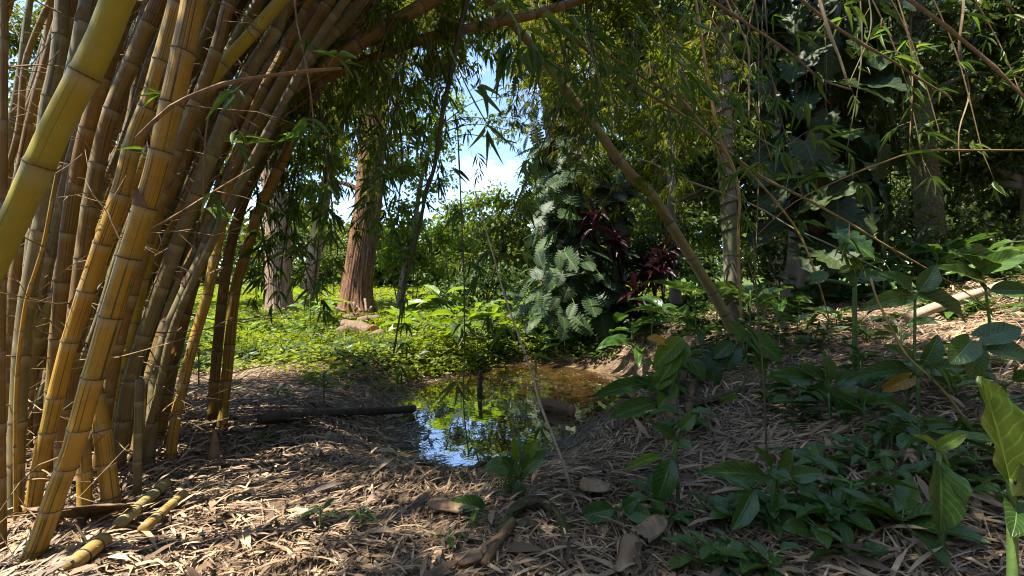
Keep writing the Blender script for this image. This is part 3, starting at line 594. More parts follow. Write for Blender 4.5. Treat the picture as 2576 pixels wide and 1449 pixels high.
cane('olive cane slanting to the right edge at upper right', [(2260, -20), (2357, 50), (2432, 110), (2502, 170), (2590, 260)], (9, 7), 2.3, 2.2, 'twig', 1)
cane('short pale cane hanging down from the top edge at right', [(2050, -40), (2062, 0), (2087, 85), (2112, 145), (2132, 210)], (9, 5), 2.6, 2.6, 'paleroot', 1)
cane('thin cane running level to the right edge at mid height', [(1905, 590), (1997, 510), (2117, 450), (2217, 410), (2312, 380), (2417, 378), (2590, 378)], (2, 5), 2.6, 2.2, 'cane', 4)
cane('thin cane beside the slender trunk near the top edge', [(1800, -60), (1852, 55), (1882, 120), (1884, 225), (1884, 300)], (5, 3), 3.0, 3.0, 'paleroot', 2)
cane('dark upright stem among leaves on the right slope', [(1930, 1180), (1922, 975), (1912, 850), (1902, 725), (1895, 600)], (5, 3), 2.3, 2.3, 'dark_stem', 2)
cane('thin yellow cane lying over the litter of the right slope', [(2190, 700), (2207, 755), (2247, 835), (2282, 895), (2367, 975), (2442, 1070)], (5, 4), 2.2, 1.9, 'cane', 2)
cane('thin pale cane dipping from centre to the near side of the pond', [(1195, 480), (1240, 640), (1273, 755), (1333, 925), (1358, 1015), (1388, 1090), (1418, 1170), (1434, 1228)], (3, 8), 2.6, 2.25, 'paleroot', 5)
cane('thin string-like twig hanging straight down over the pond', [(1150, 300), (1160, 520), (1168, 724), (1168, 900), (1166, 1014), (1180, 1150)], (4, 3), 2.9, 2.8, 'dark_stem', 6)
cane('thin twig hanging beside the monstera-covered trunk', [(1420, 240), (1404, 275), (1358, 380), (1293, 525), (1250, 660), (1225, 760)], (4, 3), 3.0, 2.9, 'dark_stem', 10)
cane('leafy branch end at top centre with long bright leaves', [(1240, -20), (1275, 20), (1300, 60), (1310, 110)], (7, 4), 2.0, 2.0, 'green_stem', 7, L=.2, start=.3, down=.7)
cane('leafy bamboo tip in front of the sky gap', [(1130, 120), (1180, 230), (1225, 310), (1255, 345), (1300, 360)], (4, 3), 2.4, 2.3, 'green_stem', 3, L=.19)
cane('long bare twig crossing in front of the left culms', [(345, 350), (430, 268), (560, 212), (680, 190), (780, 178), (860, 172)], (10, 7), 1.6, 1.7, 'twig', 3, L=.12)
cane('thin tan branch slanting up right across the clump middle', [(330, 590), (380, 575), (460, 530), (540, 480), (640, 420)], (5, 3), 1.9, 2.0, 'twig', 4, L=.12)
cane('thin hanging stem in front of the clump at upper middle', [(740, -20), (748, 60), (770, 160), (785, 260), (790, 330)], (5, 3), 2.0, 2.0, 'twig', 4, L=.13)
cane('upright pale twig in front of the mid clump culms', [(560, 230), (525, 290), (515, 380), (512, 500), (505, 560)], (5, 4), 1.8, 1.8, 'twig', 2, L=.12)
cane('leafy spray with bright tips before the slender trunk', [(1600, 40), (1650, 110), (1700, 150), (1760, 190)], (6, 3), 2.3, 2.2, 'green_stem', 6, L=.17)
cane('bright leafy bamboo sprig at upper right of centre', [(1830, 300), (1900, 340), (1950, 370), (1990, 360)], (4, 2), 2.1, 2.1, 'green_stem', 5, L=.14)
cane('leafy sprig hanging at the arch below top centre right', [(1440, 40), (1480, 110), (1500, 180), (1520, 240)], (6, 3), 2.6, 2.6, 'green_stem', 9, L=.17)
HANG = [(690, 250, 735, 600), (800, 230, 850, 640), (880, 180, 930, 520), (960, 160, 1000, 560), (760, 330, 700, 720), (1010, 140, 960, 480), (840, 300, 790, 740), (640, 420, 680, 700), (1400, 60, 1420, 260), (1480, 80, 1500, 300), (1640, 160, 1690, 400), (1560, 40, 1600, 240), (930, 300, 1010, 640), (730, 480, 800, 760)]
for i, (x0, y0, x1, y1) in enumerate(sorted(HANG)):
    Yh = rng.uniform(3.0, 4.6); mx_ = (x0 + x1) / 2 + rng.normal(0, 20)
    cane(ORD[i] + ' from the left of the fine leafy branches hanging below the arch', [(x0, y0), (mx_, y0 + (y1 - y0) * .45), (x1, y1)], (5, 2.5), Yh, Yh - .3, 'dark_stem', 17, group='leafy branches hanging below the arch', L=.15, start=.08)
M['feather_leaf'] = leaf_mat('feather_leaf', [(.09, .125, .012), (.15, .19, .02), (.23, .245, .035)], 0.5, 0.58, spec=.3)
FE = []
for i in range(62):
    x0 = rng.uniform(620, 1060) if i % 3 == 0 else rng.uniform(1330, 1800); y0 = rng.uniform(-60, 160); ln = rng.uniform(160, 420)
    if i % 6 == 1: x0 = rng.uniform(1060, 1340); y0 = rng.uniform(-80, 0); ln = rng.uniform(90, 170)
    FE.append((x0, y0, ln))
for x0, y0, ln in sorted(FE):
    Yh = rng.uniform(4.4, 7.2); dx = rng.normal(0, 60); q = spline([P(x0, y0, Yh), P(x0 + dx * .3, y0 + ln * .35, Yh - .1), P(x0 + dx, y0 + ln, Yh - .2)], .08); n = len(q)
    t = thing('bamboo_branch', 'fine feathery bamboo branch hanging further back under the canopy', 'branch', q[0], 'feathery branches hanging further back')
    tw = [tube(q, np.linspace(.006, .0015, n), 4)]; CC, BB = [], []
    for k in range(38):
        j = rng.integers(0, n); d = nrm(rng.normal(0, 1, 3) * A3(1, 1, .4) + A3(0, 0, -.35)); l = rng.uniform(.1, .5); e = q[j] + d * l + A3(0, 0, -.3 * l * l); tw.append(tube(np.array([q[j], q[j] + d * l * .6, e]), np.array([.0025, .002, .001]), 3))
        CC += [e, q[j] + d * l * .6]; BB += [nrm(d + A3(0, 0, -.5)), nrm(d + A3(0, 0, -.3) + rng.normal(0, .3, 3))]
    V, FS, uv = join(tw); o = obj('stem', mesh('stem', V, FS, M['twig'], uv), t); s4 = spray(np.array(CC), np.array(BB), 6, .12)
    mass('leaf_spray', T_THIN, s4[0], s4[1], s4[2], s4[3], s4[3] * .12, M['feather_leaf'], t, 'stuff')
for i in range(16):
    x0 = rng.uniform(1440, 2200) if i % 3 else rng.uniform(2000, 2500); y0 = rng.uniform(-120, -30); Yh = rng.uniform(2.6, 4)
    dx = rng.normal(120, 120); dy = rng.uniform(250, 620)
    cane('thin wiry twig among the dark trees on the right', [(x0, y0), (x0 + dx * .5 + rng.normal(0, 20), y0 + dy * .45), (x0 + dx, y0 + dy)], (3.5, 2), Yh, Yh, ['twig', 'cane', 'dark_stem'][i % 3], int(rng.integers(6, 13) if x0 < 1850 else rng.integers(2, 7)), group='wiry twigs on the right', L=.13)

# ------------------------------------------------------------------ trees and shrubs
def ridged(k, amp, ph=0.0):
    return lambda a, s: 1 + amp * (np.abs(np.sin(a * k / 2 + ph + 0.35 * np.sin(s * 1.1))) - .5) + amp * .6 * np.sin(a * 3 + s * .4 + ph) + amp * .35 * np.sin(a * (k * 1.6) + s * 2.3)
def crown_part(t, cl, mat, L, dens, per=7, tpl=T_THIN, ratio=.5, gravity=.5, name='crown'):
    a = []
    for c, r in cl:
        n = max(8, int(dens * r * r)); a.append(clump(c, (r, r, r * .8), n, per, L, gravity))
    p, d, n, l = cat4(a); o = mass(name, tpl, p, d, n, l, l * ratio, M[mat], t, None); return o
def tree(label, pts, w, Y, clumps, leafm, bark, L, dens, Y1=None, per=7, tpl=T_THIN, ratio=.5, group=None, name='tree', limbs=True, ridge=.10, flare=1.35, sides=28, rk=14):
    Y1 = Y if Y1 is None else Y1
    path = np.array([P(p[0], p[1], Y + (Y1 - Y) * k / max(1, len(pts) - 1)) for k, p in enumerate(pts)])
    g = gz(path[0][0], path[0][1]); path = np.vstack([[path[0][0], path[0][1], g - .15], path]) if path[0][2] > g else np.vstack([[path[0][0], path[0][1], g - .15], path[1:]])
    path = spline(path, 0.18); n = len(path); s = np.linspace(0, 1, n)
    r = (w[0] + (w[1] - w[0]) * s) / 2 * Y / F; h = path[:, 2] - g; r = r * (1 + (flare - 1) * np.exp(-np.maximum(h, 0) / .35))
    t = thing(name, label, 'tree', (path[0][0], path[0][1], g), group)
    tk = obj('trunk', mesh('trunk', *(lambda V, FS, uv: (V, FS, M[bark], uv))(*tube(path, r, sides, True, lambda a_, s_: ridged(rk, ridge, Y)(a_, s_) + .22 * (flare - 1) * np.exp(-s_ / .45) * np.cos(a_ * 5 + Y) + .035 * np.sin(a_ * 2 + s_ * 1.7) * np.sin(s_ * 2.9 + Y)))), t)
    cl = [(P(c[0], c[1], Y + c[2]), c[3] * (Y + c[2]) / F) for c in clumps]
    if limbs:
        for c, rr in cl:
            dd = np.linalg.norm(path - c, axis=1) + np.maximum(0, path[:, 2] - c[2] + .4) * 2; k = int(np.argmin(dd)); k = max(k, int(n * .35))
            a = path[k]; m = (a + c) / 2 + A3(0, 0, .12 * np.linalg.norm(c - a)); q = spline([a, m, c], .25)
            obj('limb', mesh('limb', *(lambda V, FS, uv: (V, FS, M[bark], uv))(*tube(q, np.linspace(min(r[k] * .45, .10), .012, len(q)), 7))), tk)
    if cl: crown_part(t, cl, leafm, L, dens, per, tpl, ratio)
    return t
def shrub(label, clumps, Y, leafm, L, dens, per=7, tpl=T_OVAL, ratio=.5, group=None, name='shrub', gravity=.4):
    cl = [(P(c[0], c[1], Y + c[2]), c[3] * (Y + c[2]) / F) for c in clumps]
    b = np.mean([c for c, r in cl], 0); b[2] = gz(b[0], b[1]); t = thing(name, label, 'shrub', b, group)
    st = []
    for c, r in cl:
        e = A3(c[0] * .6 + b[0] * .4, c[1] * .6 + b[1] * .4, 0); e[2] = gz(e[0], e[1]) - .05
        q = spline([e, (e + c) / 2 + rng.normal(0, .06, 3), c + UP * r * .3], .2); obj('stem', mesh('stem', *(lambda V, FS, uv: (V, FS, M['dark_stem'], uv))(*tube(q, np.linspace(.03, .006, len(q)), 5))), t)
    crown_part(t, cl, leafm, L, dens, per, tpl, ratio, gravity, 'foliage'); return t

big = tree('massive reddish-brown trunk by the log pile in sunlight', [(897, 806), (898, 720), (912, 620), (928, 520), (932, 430), (940, 330), (952, 220), (975, 80), (990, -80)], (68, 46), 12.6,
     [(850, 60, .5, 150), (1000, 50, 0, 140), (1130, 90, .5, 110), (760, 190, .8, 120), (880, 240, .6, 110), (1050, 230, .5, 85), (1085, 345, .4, 62), (840, 400, 1, 90), (770, 480, 1.2, 80), (1030, 420, .8, 60), (1240, 90, .8, 55), (1120, 170, .3, 50), (900, -60, 0, 150), (1080, -80, 0, 150)], 'lit_leaf', 'bark_red', .16, 120, ridge=.10, flare=1.75, sides=96, rk=34)
tree('pale-barked trunk half hidden behind bamboo leaves on the lawn', [(708, 812), (700, 720), (702, 600), (690, 480), (672, 330), (650, 180), (640, 20)], (58, 38), 12.8,
     [(640, 120, .5, 130), (560, 260, .6, 120), (700, 280, .6, 110), (610, 420, .6, 90), (480, 120, .6, 140), (690, 60, .5, 130), (520, 400, 1, 90)], 'lit_leaf', 'bark_pale', .16, 100, ridge=.10, flare=1.25, sides=96, rk=30)
tree('slim leaning trunk between the two large lawn trees', [(768, 770), (788, 660), (805, 560), (822, 470), (850, 330), (870, 200)], (34, 22), 14.5, [(830, 300, .3, 90), (900, 180, .3, 100), (780, 390, .3, 80), (720, 520, .8, 60)], 'tree_leaf', 'bark_pale', .17, 150)
tree('vine-wrapped trunk hidden under grey-green monstera leaves', [(1470, 880), (1462, 760), (1450, 600), (1432, 420), (1405, 250), (1385, 100), (1375, -60)], (110, 70), 9.6,
     [(1370, 60, .3, 90), (1480, 40, .5, 120), (1580, 120, .8, 110), (1530, 230, .8, 80), (1300, -60, .3, 110), (1430, -140, .3, 150), (1620, -50, .5, 150), (1340, 130, .3, 50), (1230, -40, -1.0, 100), (1180, -170, -1.0, 130), (1320, -170, -.8, 130), (1300, 20, -.8, 62), (1400, 0, -.9, 90), (1250, -120, -1.6, 120), (1380, -120, -1.6, 120)], 'forest_leaf', 'bark_grey', .15, 300, name='tree')  # clumps above the frame include ones added to shade the monstera
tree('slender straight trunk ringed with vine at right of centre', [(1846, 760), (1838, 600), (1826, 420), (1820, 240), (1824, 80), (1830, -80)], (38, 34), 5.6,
     [(1760, -120, 0, 170), (1920, -160, .2, 180), (1840, -260, 0, 200), (1640, -220, -.6, 190), (1720, -330, -.6, 200), (1880, -140, -.8, 120)], 'forest_leaf', 'bark_grey', .13, 220, ridge=.04)  # unseen crown clumps overhead, some added to keep sun off the climbing leaves
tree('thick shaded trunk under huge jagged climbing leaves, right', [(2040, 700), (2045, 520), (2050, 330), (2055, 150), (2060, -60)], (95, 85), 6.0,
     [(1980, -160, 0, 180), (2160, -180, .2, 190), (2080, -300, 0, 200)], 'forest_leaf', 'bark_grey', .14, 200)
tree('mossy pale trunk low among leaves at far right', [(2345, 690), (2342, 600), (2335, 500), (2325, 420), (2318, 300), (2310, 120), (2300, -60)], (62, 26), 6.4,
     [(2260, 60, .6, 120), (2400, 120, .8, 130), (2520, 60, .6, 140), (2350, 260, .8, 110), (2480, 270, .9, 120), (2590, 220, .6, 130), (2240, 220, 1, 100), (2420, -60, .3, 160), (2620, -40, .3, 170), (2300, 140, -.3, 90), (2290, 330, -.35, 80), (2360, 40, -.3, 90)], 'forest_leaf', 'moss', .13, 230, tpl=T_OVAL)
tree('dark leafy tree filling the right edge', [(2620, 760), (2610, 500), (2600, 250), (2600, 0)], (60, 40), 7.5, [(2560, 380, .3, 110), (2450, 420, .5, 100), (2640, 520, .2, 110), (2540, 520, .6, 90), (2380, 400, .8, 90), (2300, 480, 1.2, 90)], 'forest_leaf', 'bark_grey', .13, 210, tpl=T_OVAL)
tree('leafy tree behind the slanting bamboo pole', [(1700, 760), (1695, 600), (1690, 400), (1700, 200), (1710, 0)], (26, 16), 10.5, [(1640, 120, .4, 110), (1740, 60, .6, 120), (1680, 260, .4, 90), (1600, 320, .6, 70), (1760, 260, .7, 95), (1620, 430, .5, 75), (1720, 420, .6, 85), (1780, 420, .8, 80), (1670, 550, .5, 70), (1880, 120, 1, 120), (1900, 320, 1, 110), (1980, 480, 1, 110), (1850, 520, .8, 90)], 'tree_leaf', 'bark_grey', .15, 175)
tree('far yellow-green tree right of the sky gap', [(1370, 640), (1368, 540), (1365, 440)], (22, 14), 19, [(1365, 400, 0, 40), (1345, 450, 0, 36), (1390, 440, 0, 42), (1360, 500, 0, 45), (1320, 520, 0, 35)], 'lit_leaf', 'bark_grey', .2, 110)
tree('fine-leaved tree reaching into the sky gap from the left', [(1010, 720), (1040, 580), (1060, 450), (1090, 330)], (16, 8), 15, [(1100, 300, 0, 50), (1150, 260, 0, 40), (1060, 400, 0, 45), (1120, 370, 0, 40), (1180, 300, .3, 18), (1240, 300, .5, 24), (1290, 240, .5, 22), (1250, 350, .5, 26), (1290, 330, .5, 22), (1020, 300, 0, 60), (1000, 420, 0, 60), (1070, 480, 0, 50), (1010, 520, 0, 55), (1120, 450, 0, 34), (960, 360, .3, 60)], 'lit_leaf', 'bark_grey', .14, 95, ratio=.6)
tree('leafy tree behind the bamboo at upper left', [(150, 760), (160, 500), (150, 250), (140, 60)], (40, 26), 13.0, [(60, 90, 0, 110), (200, 60, .4, 110), (90, 230, .4, 90), (320, 120, .8, 110), (10, 330, .3, 90), (240, 300, .8, 90), (150, 420, .6, 90), (400, 40, .8, 100)], 'tree_leaf', 'bark_grey', .17, 130)

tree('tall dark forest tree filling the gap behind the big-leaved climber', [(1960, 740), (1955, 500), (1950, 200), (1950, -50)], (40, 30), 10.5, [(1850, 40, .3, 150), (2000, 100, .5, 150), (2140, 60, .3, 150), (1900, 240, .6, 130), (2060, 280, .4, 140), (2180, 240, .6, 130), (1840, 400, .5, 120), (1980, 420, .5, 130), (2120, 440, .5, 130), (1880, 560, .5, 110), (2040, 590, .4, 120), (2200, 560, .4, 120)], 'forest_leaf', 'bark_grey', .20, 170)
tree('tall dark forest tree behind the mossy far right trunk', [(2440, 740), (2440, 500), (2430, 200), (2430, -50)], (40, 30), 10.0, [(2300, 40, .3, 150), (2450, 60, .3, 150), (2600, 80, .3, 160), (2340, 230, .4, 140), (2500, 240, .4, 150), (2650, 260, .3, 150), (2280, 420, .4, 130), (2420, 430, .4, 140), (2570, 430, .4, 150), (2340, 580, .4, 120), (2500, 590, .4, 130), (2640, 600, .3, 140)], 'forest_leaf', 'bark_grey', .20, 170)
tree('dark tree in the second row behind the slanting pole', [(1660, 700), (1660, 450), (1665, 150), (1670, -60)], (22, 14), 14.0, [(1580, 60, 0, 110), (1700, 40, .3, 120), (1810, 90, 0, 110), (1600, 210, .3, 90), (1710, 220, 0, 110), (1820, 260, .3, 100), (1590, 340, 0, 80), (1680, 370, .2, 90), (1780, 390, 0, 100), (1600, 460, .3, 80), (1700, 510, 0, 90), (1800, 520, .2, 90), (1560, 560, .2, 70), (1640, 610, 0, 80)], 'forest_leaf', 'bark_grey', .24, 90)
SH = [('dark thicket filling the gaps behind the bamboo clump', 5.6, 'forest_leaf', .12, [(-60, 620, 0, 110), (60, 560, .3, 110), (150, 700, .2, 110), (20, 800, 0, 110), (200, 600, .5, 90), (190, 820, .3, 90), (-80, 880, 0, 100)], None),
      ('sunlit bush at centre just below the sky gap', 16.5, 'lit_leaf', .17, [(1150, 530, 0, 46), (1200, 510, .3, 46), (1250, 500, .2, 40), (1110, 600, .2, 44), (1170, 620, 0, 50)], None),
      ('rounded dark bush left of the monstera trunk', 13.0, 'tree_leaf', .16, [(1250, 560, 0, 62), (1310, 530, .3, 60), (1270, 630, 0, 66), (1330, 620, .3, 58), (1200, 660, 0, 58)], None),
      ('green bush behind the big trunk at its right', 15.0, 'lit_leaf', .17, [(1010, 600, 0, 50), (1050, 650, 0, 52), (980, 650, .3, 42), (1090, 690, 0, 48), (1040, 560, .4, 40)], None),
      ('grey-green bush on the lawn beyond the two trunks', 19.0, 'tree_leaf', .15, [(840, 650, 0, 30), (815, 640, 0, 28), (860, 660, 0, 26)], None),
      ('leafy bank bush across the pond at centre', 11.0, 'dark_herb', .14, [(1180, 730, 0, 60), (1260, 720, .2, 64), (1330, 710, .4, 60), (1120, 740, .2, 46), (1220, 690, .4, 56)], None),
      ('shrub in shade right of the ti plant', 8.6, 'dark_herb', .13, [(1660, 690, 0, 62), (1720, 660, .2, 66), (1640, 610, .4, 56), (1780, 690, 0, 62), (1730, 570, .5, 60)], None),
      ('bright green bush gleaming behind the slanting pole', 11.5, 'lit_leaf', .13, [(1775, 570, 0, 30), (1765, 600, 0, 32), (1800, 550, .2, 28)], None),
      ('dense dark undergrowth beneath the big-leaved tree', 6.6, 'forest_leaf', .12, [(1920, 620, 0, 70), (2000, 590, .2, 74), (2110, 600, .2, 70), (1880, 680, 0, 62), (2060, 680, 0, 66), (2180, 640, .2, 66), (1960, 690, .1, 60)], None),
      ('dense leafy undergrowth below the far right trunk', 6.0, 'forest_leaf', .12, [(2260, 560, .2, 70), (2330, 620, 0, 72), (2430, 560, .3, 74), (2500, 620, .1, 72), (2580, 580, .2, 74), (2410, 680, 0, 60), (2240, 680, 0, 60), (2560, 690, 0, 66)], None),
      ('leafy hedge mass behind the bamboo foot at left', 12.5, 'herb', .14, [(450, 640, 0, 60), (520, 600, .3, 60), (380, 600, .2, 70), (300, 640, 0, 70), (200, 600, .3, 80), (90, 620, 0, 80), (10, 560, 0, 80)], None)]
for lab, Y, mt, L, cl, gr in SH: shrub(lab, cl, Y, mt, L, 150, ratio=.5, group=gr)
def woodland():
    a = []
    for i in range(150):
        ang = rng.uniform(-1.15, 1.15); R = rng.uniform(24, 40); x = math.tan(ang) * R; px = CX + math.tan(ang) * F
        if abs(px) > 5000: continue
        top = 5.5 + 2.2 * math.sin(px * .011) + rng.normal(0, .8) + (6.0 if px > 1500 else 0) + (3.5 if px < 600 else 0)
        if 600 < px < 1340: top = min(top, 5.4 if px < 1080 else 4.6)
        for k in range(3):
            z = gz(x, R) + top * (0.15 + .3 * k) ; a.append(clump((x + rng.normal(0, .8), R + rng.normal(0, .6), z), (2.0, 1.6, max(1.1, top * .22)), 46, 6, .42, .3))
    p, d, n, l = cat4(a); o = mass('distant_woodland', T_THIN, p, d, n, l, l * .6, M['tree_leaf'], None, 'stuff'); tag(o, 'far green wood closing the view behind the lawn', 'woodland')
woodland()
def surround():  # out-of-frame wood, put in to cut side sky light on the clump
    a = []
    for i in range(150):
        ang = rng.uniform(1.1, 2 * math.pi - 2.0); R = rng.uniform(9, 15); x = math.sin(ang) * R; y = math.cos(ang) * R + 1
        for k in range(3):
            a.append(clump((x, y, gz(x, y) + .8 + 2.4 * k + rng.normal(0, .4)), (2.0, 2.0, 1.7), 40, 6, .34, .3))
    p, d, n, l = cat4(a); o = mass('unseen_woodland', T_THIN, p, d, n, l, l * .6, M['forest_leaf'], None, 'stuff'); tag(o, 'unseen dense wood behind and beside the viewpoint, added to dim side light', 'woodland')
surround()

# ------------------------------------------------------------------ climbers
def climber(label, kind, cx0, pts, half, Y, n, size, name, front=1.0, group=None, cat='plant', wr=.82):
    """big leaves hanging round a trunk: pts = trunk axis pixels"""
    ax = spline([P(p[0], p[1], Y) for p in pts], .1); t = thing(name, label, cat, (ax[0][0], ax[0][1], gz(ax[0][0], ax[0][1])), group)
    for i in range(n):
        k = rng.integers(len(ax)); s = k / len(ax); hw = (half[0] + (half[1] - half[0]) * s) * Y / F * rng.uniform(.55, 1.1)
        a = float(np.clip(rng.normal(0, .95), -2.2, 2.2)); out = A3(math.sin(a), -math.cos(a), 0); p = ax[k] + out * hw
        D = nrm(out * .55 + A3(rng.normal(0, .5), rng.normal(0, .3), -.65 + rng.normal(0, .4))); l = size * rng.uniform(.4, 1.4)
        nh = nrm(out * .7 + UP * .7 + rng.normal(0, .25, 3)); lf = leaf(t, kind, p, D, nh, l * wr * rng.uniform(.85, 1.1), l)
        if i % 3 == 0:
            q = np.array([ax[k] + out * hw * .4, (ax[k] + p) / 2 + UP * .12 + out * hw * .3, p]); obj('leaf_stalk', mesh('leaf_stalk', *(lambda V, FS, uv: (V, FS, M['green_stem'], uv))(*tube(spline(q, .1), .008, 4))), lf)
    for i in range(6 if len(pts) > 3 else 0):
        a = rng.uniform(-1.5, 1.5); q = ax + A3(math.sin(a), -math.cos(a), 0) * (half[0] * .5 * Y / F) + rng.normal(0, .02, ax.shape)
        obj('vine_stem', mesh('vine_stem', *(lambda V, FS, uv: (V, FS, M['dark_stem'], uv))(*tube(q[::3], .018, 5))), t)
    return t
climber('split-leaf monstera climbing high on the trunk right of the sky gap', 'monstera', 0, [(1458, 520), (1447, 420), (1432, 320), (1408, 200), (1385, 70)], (118, 110), 9.1, 290, .42, 'monstera_vine')
climber('split-leaf monstera cloaking the lower half of the same trunk, above the ground spread', 'monstera', 0, [(1478, 790), (1472, 700), (1465, 600), (1455, 480)], (150, 120), 9.2, 290, .42, 'monstera_vine')
climber('monstera spreading low over the ground at the vine-wrapped trunk', 'monstera', 0, [(1400, 800), (1420, 720), (1440, 640)], (130, 115), 8.6, 90, .40, 'monstera_vine')
climber('climber with huge jagged dark leaves on the thick right trunk', 'philo', 0, [(2040, 640), (2045, 430), (2052, 250), (2058, 60), (2060, -40)], (125, 125), 5.7, 120, .50, 'climbing_philodendron', wr=.9)
climber('jagged-leaved climber hanging beside the slender ringed trunk', 'philo', 0, [(1930, 420), (1935, 250), (1930, 80), (1925, -30)], (70, 80), 5.9, 50, .46, 'climbing_philodendron', wr=.9)
# hanging lianas and roots
for i in range(18):
    x = rng.choice([rng.uniform(1880, 2160), rng.uniform(2180, 2420), rng.uniform(1340, 1560), rng.uniform(1340, 1560)]); Y = 8.9 if x < 1600 else rng.uniform(4.9, 5.6); y0 = -80; y1 = rng.uniform(300, 690)
    q = [P(x + rng.normal(0, 10), y0 + (y1 - y0) * k / 5, Y + rng.normal(0, .05)) for k in range(6)]; q = spline(q, .15); V, FS, uv = tube(q, np.linspace(.011 if i % 4 else .018, .004, len(q)), 5)
    o = obj('liana', mesh('liana', V, FS, M['dark_stem' if i % 3 else 'twig'], uv)); tag(o, 'thin liana hanging among the climbers on the right' if x > 1600 else 'thin liana hanging down over the monstera leaves', 'vine', 'lianas on the right' if x > 1600 else 'lianas over the monstera')
# spiral of vine round the slender trunk
s = np.linspace(0, 1, 240); ax = spline([P(*p, 5.6) for p in [(1838, 600), (1826, 420), (1820, 240), (1824, 80), (1830, -80)]], .03); ax = np.stack([np.interp(s, np.linspace(0, 1, len(ax)), ax[:, k]) for k in range(3)], 1)
q = ax + .112 * np.stack([np.cos(s * 130), np.sin(s * 130), 0 * s], 1); V, FS, uv = tube(q, .011, 5); tag(obj('twining_vine', mesh('twining_vine', V, FS, M['dark_stem'], uv)), 'dark vine twining in rings round the slender straight trunk', 'vine')

# red ti plants
for k, (px, py, n, lab) in enumerate([(1590, 570, 46, 'dark red-leaved ti plant, topmost of the red clump'), (1600, 660, 46, 'dark red-leaved ti plant low in the red clump'), (1560, 720, 30, 'small dark red ti plant at the foot of the red clump')]):
    Y = 8.2; c = P(px, py, Y); b = A3(c[0], Y, gz(c[0], Y)); t = thing('ti_plant', lab, 'plant', b, 'dark red ti plants')
    for j in range(4):
        e = c + A3(rng.normal(0, .35), rng.normal(0, .2), rng.normal(0, .35)); q = spline([b + A3(rng.normal(0, .1), 0, -.05), (b + e) / 2 + rng.normal(0, .08, 3), e], .15)
        obj('stem', mesh('stem', *(lambda V, FS, uv: (V, FS, M['dark_stem'], uv))(*tube(q, .014, 5))), t)
        for i in range(n // 2):
            d = nrm(rdir(1)[0] + A3(0, -.2, .25)); l = rng.uniform(.28, .45); leaf(t, 'ti', e - UP * rng.uniform(0, .35), d, nrm(UP + rng.normal(0, .3, 3)), l * .22, l)

# ------------------------------------------------------------------ broad-leaved plants near the camera
def stalk(t, a, b, r, mat='green_stem', sag=.0, name='stalk'):
    q = spline([a, (np.asarray(a) + b) / 2 + UP * sag, b], .05); obj(name, mesh(name, *(lambda V, FS, uv: (V, FS, M[mat], uv))(*tube(q, np.linspace(r * 1.3, r, len(q)), 6))), t)
def hero(label, base, Y, leaves, name='broadleaf_plant', stem=None, group=None, stems=True, stemmat='green_stem', r=.005):
    """leaves: (px0,py0,px1,py1,width_px,kind[,dY])"""
    b = P(base[0], base[1], Y); b[2] = gz(b[0], b[1]); t = thing(name, label, 'plant', b, group)
    top = P(*stem, Y) if stem else b + UP * .08; stalk(t, b - UP * .03, top, r * 1.5, stemmat, name='stem')
    for l in leaves:
        x0, y0, x1, y1, w, kd = l[:6]; dY = l[6] if len(l) > 6 else -.06
        a = P(x0, y0, Y); e = P(x1, y1, Y + dY); L = np.linalg.norm(e - a); D = (e - a) / L
        lf = leaf(t, kd, a, nrm(D + UP * .12), nrm(A3(0, -1, .75) + .3 * rng.normal(size=3) * .3), w * Y / F, L)
        if stems: stalk(lf, top, a, r, stemmat, .02)
    return t
hero('broad-leaved sapling with glossy leaves beside the fern, front of the pond', (1300, 1275), 2.15, [(1290, 1170, 1216, 1186, 46, 'lance'), (1312, 1188, 1366, 1143, 42, 'lance'), (1303, 1208, 1312, 1270, 34, 'lance'), (1325, 1150, 1350, 1112, 30, 'lancelime'), (1290, 1175, 1262, 1155, 26, 'lance'), (1300, 1160, 1290, 1105, 18, 'lancelime')], stem=(1304, 1205))
hero('single wavy bright leaf lying low left of the fern', (1222, 1300), 2.05, [(1222, 1282, 1142, 1268, 46, 'lance')], stem=(1224, 1288))
hero('low plant with two glossy leaves spread beside the round sheath', (1558, 1325), 1.95, [(1545, 1280, 1455, 1310, 46, 'lance'), (1566, 1278, 1642, 1312, 46, 'lance'), (1568, 1282, 1598, 1262, 32, 'lance')], stem=(1556, 1285))
hero('plant with one large drooping leaf at right of centre foreground', (1708, 1180), 2.1, [(1690, 1152, 1656, 1272, 58, 'lance'), (1662, 1148, 1578, 1182, 24, 'lancelime'), (1700, 1105, 1640, 1072, 30, 'lance'), (1712, 1080, 1748, 1050, 34, 'lance'), (1706, 1110, 1740, 1130, 28, 'lance')], stem=(1700, 1110))
hero('clump of long dark drooping leaves in the right foreground', (1935, 1330), 1.8, [(1925, 1196, 1776, 1196, 46, 'lance'), (1897, 1228, 1850, 1342, 48, 'lance'), (1958, 1238, 1964, 1385, 52, 'lance'), (2008, 1245, 2096, 1372, 50, 'lance'), (1932, 1182, 1992, 1210, 40, 'lance'), (1985, 1200, 2068, 1192, 42, 'lance'), (2005, 1215, 2060, 1255, 40, 'lance'), (1960, 1190, 1990, 1130, 34, 'lance'), (1940, 1180, 1900, 1130, 30, 'lance')], stem=(1950, 1200))
hero('plant with a big dark hanging leaf under a yellowish one, lower right', (2372, 1330), 1.45, [(2362, 1158, 2378, 1352, 84, 'lance'), (2388, 1185, 2432, 1265, 46, 'lance'), (2352, 1130, 2442, 1094, 30, 'lancelime'), (2350, 1128, 2322, 1100, 20, 'lancelime')], stem=(2362, 1135))
